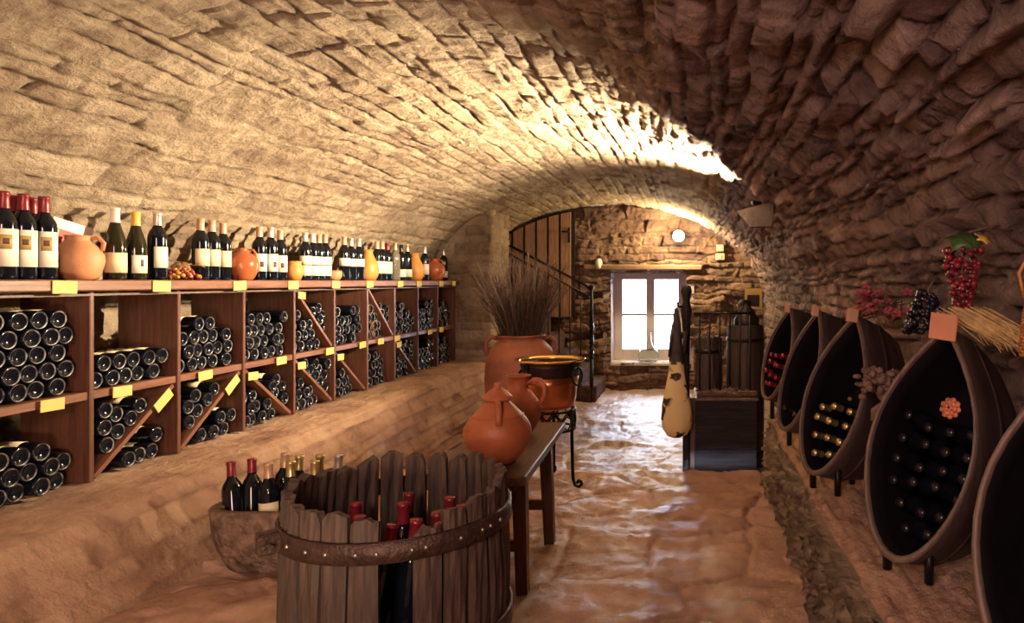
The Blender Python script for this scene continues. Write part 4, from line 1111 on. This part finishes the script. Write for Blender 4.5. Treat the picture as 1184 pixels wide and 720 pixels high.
# ------------------------------------------------------------------ half tubs on the right ledge
def tubhw(w, tt): return w/2*max(0, math.sin(PI*tt**.90))**(.56+.34*tt)
def tub(label, loc, ang, w, h, dep, lean, legh, plaque, plabel):
    """loc: foot of the opening on the ledge; ang: 0 opening faces -X, grows towards the camera"""
    t = thing('grape_tub', label, 'tub', loc, 0)
    n = Vector((-math.cos(ang), -math.sin(ang), 0)); s = Vector((math.sin(ang), -math.cos(ang), 0)); up = Vector((0,0,1))
    B = Matrix(((s.x, n.x, 0, 0), (s.y, n.y, 0, 0), (0, 0, 1, legh), (0,0,0,1)))    # local x across, y out of the opening, z up
    B = B @ Matrix.Rotation(lean, 4, 'X') @ Matrix.Rotation(.085, 4, 'Y')
    N = 40
    def outline(sc, pinch=1):
        o = []
        for i in range(N):
            a = 2*PI*i/N
            tt = .5-.5*math.cos(a)             # 0 bottom .. 1 top
            hw = tubhw(w, tt)
            sg_ = 1 if a < PI else -1
            o.append((sg_*hw*sc, h*(.5+(tt-.5)*sc)))
        return o
    m = MB(); rim = MB(); ins = MB()
    def ring(b, sc, y): return [b.bm.verts.new(B @ Vector((x, y, z))) for x, z in outline(sc)]
    def skin(b, rs, mi=0):
        for A_, C_ in zip(rs, rs[1:]):
            b._tag([b.bm.faces.new([A_[i], A_[(i+1) % N], C_[(i+1) % N], C_[i]]) for i in range(N)], mi, True)
    o_ = [ring(m, sc, -dep*f) for sc, f in ((1,0.01),(1,.25),(.99,.5),(.95,.75),(.89,.97),(.85,1.0))]
    skin(m, o_); m._tag([m.bm.faces.new(o_[-1])], 0, False)
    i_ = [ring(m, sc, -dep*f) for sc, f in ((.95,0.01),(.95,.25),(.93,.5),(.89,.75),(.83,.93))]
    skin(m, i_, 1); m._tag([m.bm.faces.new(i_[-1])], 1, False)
    m._tag([m.bm.faces.new([o_[0][i], o_[0][(i+1) % N], i_[0][(i+1) % N], i_[0][i]]) for i in range(N)], 0, False)
    m.build('shell', [M['tub'], M['stain_shade']], t)
    rr_ = [ring(rim, sc, y) for sc, y in ((.945,-.010),(.945,.003),(.965,.007),(1.0,.006),(1.008,-.010))]
    skin(rim, rr_); rim.build('rim', M['tubrim'], t)
    hp_ = MB(); rr2 = [ring(hp_, sc, -dep*f) for sc, f in ((1.0,.42),(1.005,.42),(1.0,.52),(.97,.52))]; skin(hp_, rr2); hp_.build('hoop', M['rust'], t)
    ctr = B @ Vector((0, -dep*.5, 0))
    for lx, ly in ((-.06, -.08), (.06, -.08), (0, -dep*.8)):
        p = B @ Vector((lx, ly, 0)); zz = legh+.030+(.0 if abs(lx) > 0 else -.06)
        q = Vector((p.x, p.y, zz)); MB().tube([(p.x, p.y, 0), q], .012, 6).build('leg', M['iron'], t)
    if plaque:
        pc = B @ Vector((0, .012, h*.985))
        pw_ = .075 if plaque == 2 else .052
        pm = MB().box((0,0,0), (pw_, .008, pw_*.93), bev=.002, mtx=Matrix())
        po_ = pm.build('plaque', M['card_pink'] if plaque == 2 else M['plaquewood'], None); po_.name = 'wooden_plaque'
        po_.matrix_world = Matrix.Translation(Vector(loc)) @ B @ Matrix.Translation((0, .018, h*.985)) @ Matrix.Rotation(-.25, 4, 'X')
        tag(po_, plabel, 'plaque')
    return Matrix.Translation(Vector(loc)) @ B
def fill_tub(Bm, w, h, dep, spots, cap, label, grp, scale=.76, ydeep=None):
    names = []
    for k_, (x, z, row_, col_) in enumerate(spots):
        o = link('wine_bottle', B_STD, None); o.scale = (scale,)*3
        yb = -dep*.90 if ydeep is None else ydeep
        mw = Bm @ Matrix.Translation((x, yb+random.uniform(0,.03), z)) @ Matrix.Rotation(-PI/2+random.uniform(-.05,.05), 4, 'X') @ Matrix.Rotation(random.random()*6, 4, 'Z') @ Matrix.Diagonal((scale, scale, scale, 1))
        o.matrix_world = mw
        tag(o, label(row_, col_), 'bottle', grp)
        link('capsule', CAP[cap], o)
def packing(w, h, zfrac, n=4, r=.030, rows=9):
    out = []
    z = r+.055; k_ = 0
    while z < h*zfrac:
        tt = z/h; hw = .93*tubhw(w, tt)-r*.95
        if hw > 0:
            m_ = int(2*hw/(2*r+.002))+1
            st2 = (2*r+.002)
            off = -(m_-1)*st2/2
            for i in range(m_): out.append((off+i*st2, z, k_, i))
        z += 2*r*.92; k_ += 1
    return out
RZ = RED+.015
W4, H4, D4 = .290, .620, .36
A4 = math.radians(44)
T4 = tub('nearest fully seen dark oval tub, half full of dark bottles and a red rosette', (.505, 1.72, RZ), A4, W4, H4, D4, .31, .06, 2, 'square terracotta-coloured plaque on the nearest fully seen oval tub')
sp4 = packing(W4, H4, .60)
def lab4(r, c): return f"dark-capped bottle {ORD[c]} along row {r+1} from the bottom of nearest fully seen tub"
fill_tub(T4, W4, H4, D4, sp4, 'black', lab4, 'dark bottles in the nearest tub')
W3, H3, D3 = .262, .60, .30
T3 = tub('dark oval tub of gold-capped bottles, under the dried red flowers', (.425, 2.44, RZ), math.radians(38), W3, H3, D3, .32, .075, True, 'small plaque on the tub of gold-capped bottles')
sp3 = [s for s in packing(W3, H3, .50)]
def lab3(r, c): return f"gold-capped bottle {ORD[c]} along row {r+1} from the bottom of tub under dried flowers"
fill_tub(T3, W3, H3, D3, sp3, 'gold', lab3, 'gold capped bottles in the tub')
W2, H2, D2 = .245, .57, .28
T2 = tub('almost empty dark oval tub standing between the gold and red capped tubs', (.410, 3.10, RZ), math.radians(26), W2, H2, D2, .30, .09, True, 'small plaque on the almost empty tub')
fill_tub(T2, W2, H2, D2, packing(W2, H2, .2)[:3], 'black', lambda r, c: f"dark bottle {ORD[c]} along row {r+1} at the bottom of the almost empty tub", 'bottles in the almost empty tub')
T1 = tub('farthest dark oval tub, holding red-capped bottles', (.400, 3.72, RZ), math.radians(24), .255, .52, .26, .26, .12, True, 'small plaque on the farthest oval tub')
fill_tub(T1, .255, .52, .26, packing(.255, .52, .55), 'crimson', lambda r, c: f"red-capped bottle {ORD[c]} along row {r+1} from the bottom of the farthest tub", 'red capped bottles in the farthest tub')
T5 = tub('nearest dark tub, cut off by the right edge of the picture', (.575, 1.10, RZ), math.radians(46), .36, .66, .30, .31, .05, False, '')

# rosette on a bottle of the near tub
rs = MB()
for r, z, n in ((.020, 0, 9), (.013, .006, 7), (.007, .010, 5)):
    for i in range(n): rs.ball((r*math.cos(2*PI*i/n), r*math.sin(2*PI*i/n), z), .009 if r > .01 else .006, 0, 1, (1,1,.5))
ro = rs.build('rosette', simple('rosette_wax', (.50,.16,.09), .55, var=.3, vscale=60)); tag(ro, 'round orange-red rosette lying on the bottles in the nearest full tub', 'rosette')
ro.matrix_world = T4 @ Matrix.Translation((.075, .035, .405)) @ Matrix.Rotation(-PI/2, 4, 'X')

# dried flowers on the gold tub
df = thing('dried_flowers', 'bunch of dried dark red flowers lying on top of the gold-capped tub', 'flowers', (.735, 2.64, 1.035))
d2_ = MB(); d3_ = MB()
for _ in range(28):
    c = Vector((random.gauss(-.02,.05), random.gauss(0,.07), abs(random.gauss(.05,.035)))); d1_ = MB()
    for q in range(9):
        a = q*2.4; d1_.ball((.016*math.cos(a)*math.sqrt(q/9), .016*math.sin(a)*math.sqrt(q/9), .008*(1-q/9)), .009, 0, 1)
    d1_.build('flower_head', M['flower'], df, c, (random.uniform(-1,.3), random.uniform(-1,.3), 0))
for _ in range(45):
    p = Vector((random.gauss(0,.05), random.gauss(0,.07), random.uniform(0,.05))); d2_.tube([p, p+Vector((random.gauss(0,.05), random.gauss(0,.05), random.uniform(-.03,.06)))], .002, 4)
for _ in range(10): leaf_mesh(d3_, (random.gauss(0,.05), random.gauss(0,.06), random.uniform(.01,.07)), .03, (random.gauss(-.4,.6), random.gauss(-.6,.6), 1), random.random()*6)
d2_.build('stems', M['twig'], df); d3_.build('dry_leaves', M['leaf_dry'], df)
# driftwood root
dr = MB()
dr.tube([(.01,.0,0), (.02,.0,.12), (-.005,0,.24), (.01,-.005,.36), (-.02,0,.43)], [.022,.016,.02,.018,.028], 9)
for _ in range(70):
    dr.ball((random.gauss(-.02,.045), random.gauss(0,.022), .455+random.gauss(0,.022)), random.uniform(.006,.016), 0, 2, (random.uniform(.7,1.5), random.uniform(.7,1.3), random.uniform(.7,1.2)))
dr.tube([(-.01,0,.45), (-.05,-.01,.470), (-.075,-.015,.485)], [.026,.022,.014], 8); dr.tube([(.02,0,.45), (.06,-.01,.458), (.095,-.01,.445)], [.028,.026,.018], 8)
dr.tube([(-.01,0,.38), (-.05,-.01,.36), (-.055,-.01,.33)], [.018,.014,.008], 8)
dro = dr.build('vine_stump', M['vine'], None, (.635, 2.20, RZ-.012)); tag(dro, 'gnarled knobby vine stump standing between the two nearest full tubs', 'vine stump')
# black grapes, red grapes with leaf, straw, wicker flask
bg = thing('grape_bunch', 'bunch of black grapes resting on the shoulder of the nearest full tub', 'grapes', (.705, 2.06, 1.02))
def cone(h, r0, up=True):
    def f():
        z = random.random(); rr = r0*(1-z*.75); a = random.random()*2*PI; q = rr*math.sqrt(random.uniform(.55,1))
        return (q*math.cos(a), q*math.sin(a), -h*z if not up else h*z)
    return f
berries(110, cone(.13, .072), (.009,.012)).build('berries', M['grape_black'], bg)
MB().tube([(0,0,.09), (.01,.0,.14), (.03,.01,.165)], .003, 5).build('stem', M['vine'], bg)
rgp = thing('grape_bunch', 'hanging bunch of red grapes with green leaf on the wall above tubs', 'grapes', (.80, 2.02, 1.275))
berries(120, lambda: (lambda p: (p[0]*.9, p[1]*.8, p[2]))(cone(.215, .062, False)()), (.009,.0125)).build('berries', M['grape_red'], rgp)
lf = MB(); leaf_mesh(lf, (-.015,-.03,.030), .050, (-.3,-.7,.8), .4); leaf_mesh(lf, (.02,-.035,.022), .040, (.3,-.9,.5), 1.1); leaf_mesh(lf, (.055,-.02,.035), .030, (.2,-.6,.8), 2.0, 1); lf.build('leaves', [M['leaf'], M['foil_yellow']], rgp)
MB().tube([(0,0,-.15), (0,0,.0), (.02,.0,.05), (.12,.01,.075)], .004, 6).build('stem', M['vine'], rgp)
sw = MB()
for _ in range(150):
    f = random.random(); p = Vector((.02+.10*f, -.06*f, .03*random.random()))+Vector((random.gauss(0,.012), random.gauss(0,.012), 0))
    sw.tube([p+Vector((-.05,.03,.035)), p, p+Vector((.05+random.gauss(0,.02), -.03+random.gauss(0,.02), -.045+random.gauss(0,.012)))], [.0012,.002,.001], 4, cap=False)
swo = sw.build('straw_tuft', M['straw'], None, (.745, 1.90, 1.045)); tag(swo, 'tuft of golden straw lying over the top of the nearest full tub', 'straw')
wk = thing('wicker_flask', 'wicker-covered flask hung on the wall at the right picture edge', 'flask', (.86, 1.66, 1.0))
m = MB()
for i in range(20):
    z = i*.0085; r = .055*(1-.35*(i/19)**2)
    m.tube([(r*math.cos(a), r*math.sin(a), z+.002*math.sin(a*12+i*PI)) for a in np.linspace(0, 2*PI, 30)[:-1]], .0052, 5, closed=True)
m.lathe([(0,-.004),(.05,-.004),(.052,.0),(.052,.02),(.034,.165),(0,.166)], 20)
m.build('wicker_cover', M['wicker'], wk)
MB().lathe([(.03,.16),(.018,.19),(.014,.21),(.014,.24),(.017,.242),(.017,.25),(0,.25)], 16).build('neck', M['glass_green'], wk)
MB().tube([(-.052,0,.14),(-.065,0,.2),(-.03,0,.262),(.03,0,.262),(.065,0,.2),(.052,0,.14)], .005, 6).build('handle', M['wicker'], wk)

# carafe on the window sill
cf = link('glass_carafe', MB().lathe([(0,.003),(.09,0),(.12,.02),(.135,.08),(.11,.15),(.06,.21),(.04,.27),(.035,.36),(.05,.40),(.047,.40),(.032,.36),(.036,.27),(.055,.21),(.105,.15),(.13,.08),(.115,.025),(0,.012)], 32).mesh('glass_carafe', M['glass_blue']), None, (-.56, YE+.08, WZ0+.004))
tag(cf, 'pale blue glass carafe standing on the bright window sill', 'carafe')

# ------------------------------------------------------------------ lamps
bl = thing('wall_lamp', 'glowing bare bulb lamp fixed on the end wall above the window', 'lamp', (-.165, YE-.04, 1.74))
MB().lathe([(0,0),(.05,0),(.05,.02),(.02,.03),(.02,.10),(.026,.11),(.026,.14),(0,.14)], 20, Matrix.Rotation(PI/2, 4, 'X')).build('socket', M['iron'], bl)
MB().lathe([(.02,.13),(.045,.145),(.066,.18),(.070,.205),(.060,.24),(.035,.265),(0,.272)], 20, Matrix.Rotation(PI/2, 4, 'X')).build('bulb', M['bulb'], bl)
sl_ = link('lamp_light', bpy.data.lights.new('lamp_light', 'POINT')); sl_.location = (-.165, YE-.36, 1.74)
sl_.data.energy = 72; sl_.data.color = (1,.74,.38); sl_.data.shadow_soft_size = .05
# small white candle lamp beside the window
wl = thing('wall_sconce', 'small white glass sconce on the end wall left of the window', 'lamp', (-1.18, YE-.07, 1.33))
MB().lathe([(0,0),(.03,.005),(.045,.04),(.046,.09),(.03,.13),(0,.14)], 18).build('shade', M['boxwhite'], wl)
MB().tube([(0,.05,.02),(0,.01,.02)], .012, 8).build('bracket', M['iron'], wl)
for z, lb in ((1.60, 'upper of two cream switch boxes on the end wall'), (1.49, 'lower of two cream switch boxes on the end wall')):
    o = MB().box((0,0,0), (.115 if z < 1.55 else .09, .05, .085), bev=.006).build('switch_box', M['switch'], None, (.36, YE-.045, z)); tag(o, lb, 'switch box')
    MB().box((0,-.028,0), (.03,.01,.04), bev=.002).build('rocker', M['boxwhite'], o)

# shaded vault washer on the right flank
LP = Vector((.33, 4.35, 1.66))
vl = thing('vault_lamp', 'shaded lamp on the right flank of the vault throwing light leftwards', 'lamp', LP)
MB().prism([(-.08,-.01), (.16,.05), (.16,-.12), (.02,-.12)], -.008, .008, Matrix.Translation((.03,-.04,-.03)) @ Euler((1.25,.0,-.35)).to_matrix().to_4x4()).build('slate_shade', M['plate'], vl)
MB().lathe([(0,.05),(.03,.05),(.034,.0),(.03,-.02),(.024,0),(0,.01)], 18, Matrix.Translation((.06,0,0)) @ Matrix.Rotation(PI/2, 4, 'Y')).build('lamp_holder', M['iron'], vl)
def spot(name, loc, aim, energy, col, ang, blend, size):
    l = bpy.data.lights.new(name, 'SPOT'); l.energy = energy; l.color = col; l.spot_size = math.radians(ang); l.spot_blend = blend; l.shadow_soft_size = size
    o = link(name, l, None, loc); o.rotation_euler = Vector(aim).to_track_quat('-Z', 'Y').to_euler(); return o
WARM = (1,.79,.50)
spot('vault_spot', LP+Vector((-.03,0,0)), (-1,-.12,.42), 900, WARM, 120, .6, .05)
# a floor lamp beside the camera, washing the near left flank
spot('near_floor_lamp', (-.55, .15, .62), (-1,.72,.26), 105, WARM, 116, .85, .10)
# the cellar goes on behind the camera: a lamp hangs there
pt = link('rear_lamp', bpy.data.lights.new('rear_lamp', 'POINT')); pt.location = (-.55, -.8, 1.70); pt.data.energy = 135; pt.data.color = (1,.68,.57); pt.data.shadow_soft_size = .35

# daylight
wd = bpy.data.worlds.new('World'); bpy.context.scene.world = wd; wd.use_nodes = True
bgn = wd.node_tree.nodes['Background']; bgn.inputs['Color'].default_value = (.72,.82,1,1); bgn.inputs['Strength'].default_value = 20
al = bpy.data.lights.new('window_portal', 'AREA'); al.shape = 'RECTANGLE'; al.size = WX1-WX0; al.size_y = WZ1-WZ0; al.cycles.is_portal = True
ao = link('window_portal', al, None, (cxm, YE+D+.06, czm)); ao.rotation_euler = (PI/2, 0, PI)
ao.rotation_euler = Vector((0,-1,0)).to_track_quat('-Z', 'Y').to_euler()

# ------------------------------------------------------------------ camera
cam = bpy.data.cameras.new('Camera'); co = link('Camera', cam, None, (0,0,H), (PI/2,0,0))
cam.sensor_fit = 'HORIZONTAL'; cam.sensor_width = 36; cam.lens = F/1184*36
cam.shift_x = -(800-592)/1184; cam.shift_y = -(360-325)/1184
cam.clip_start = .05; cam.clip_end = 100
sc = bpy.context.scene
sc.camera = co
sc.view_settings.view_transform = 'Standard'; sc.view_settings.look = 'None'; sc.view_settings.exposure = .45; sc.view_settings.gamma = 1
sc.view_settings.use_curve_mapping = False
sc.cycles.use_denoising = True; sc.cycles.max_bounces = 8; sc.cycles.diffuse_bounces = 5; sc.cycles.caustics_reflective = False; sc.cycles.caustics_refractive = False
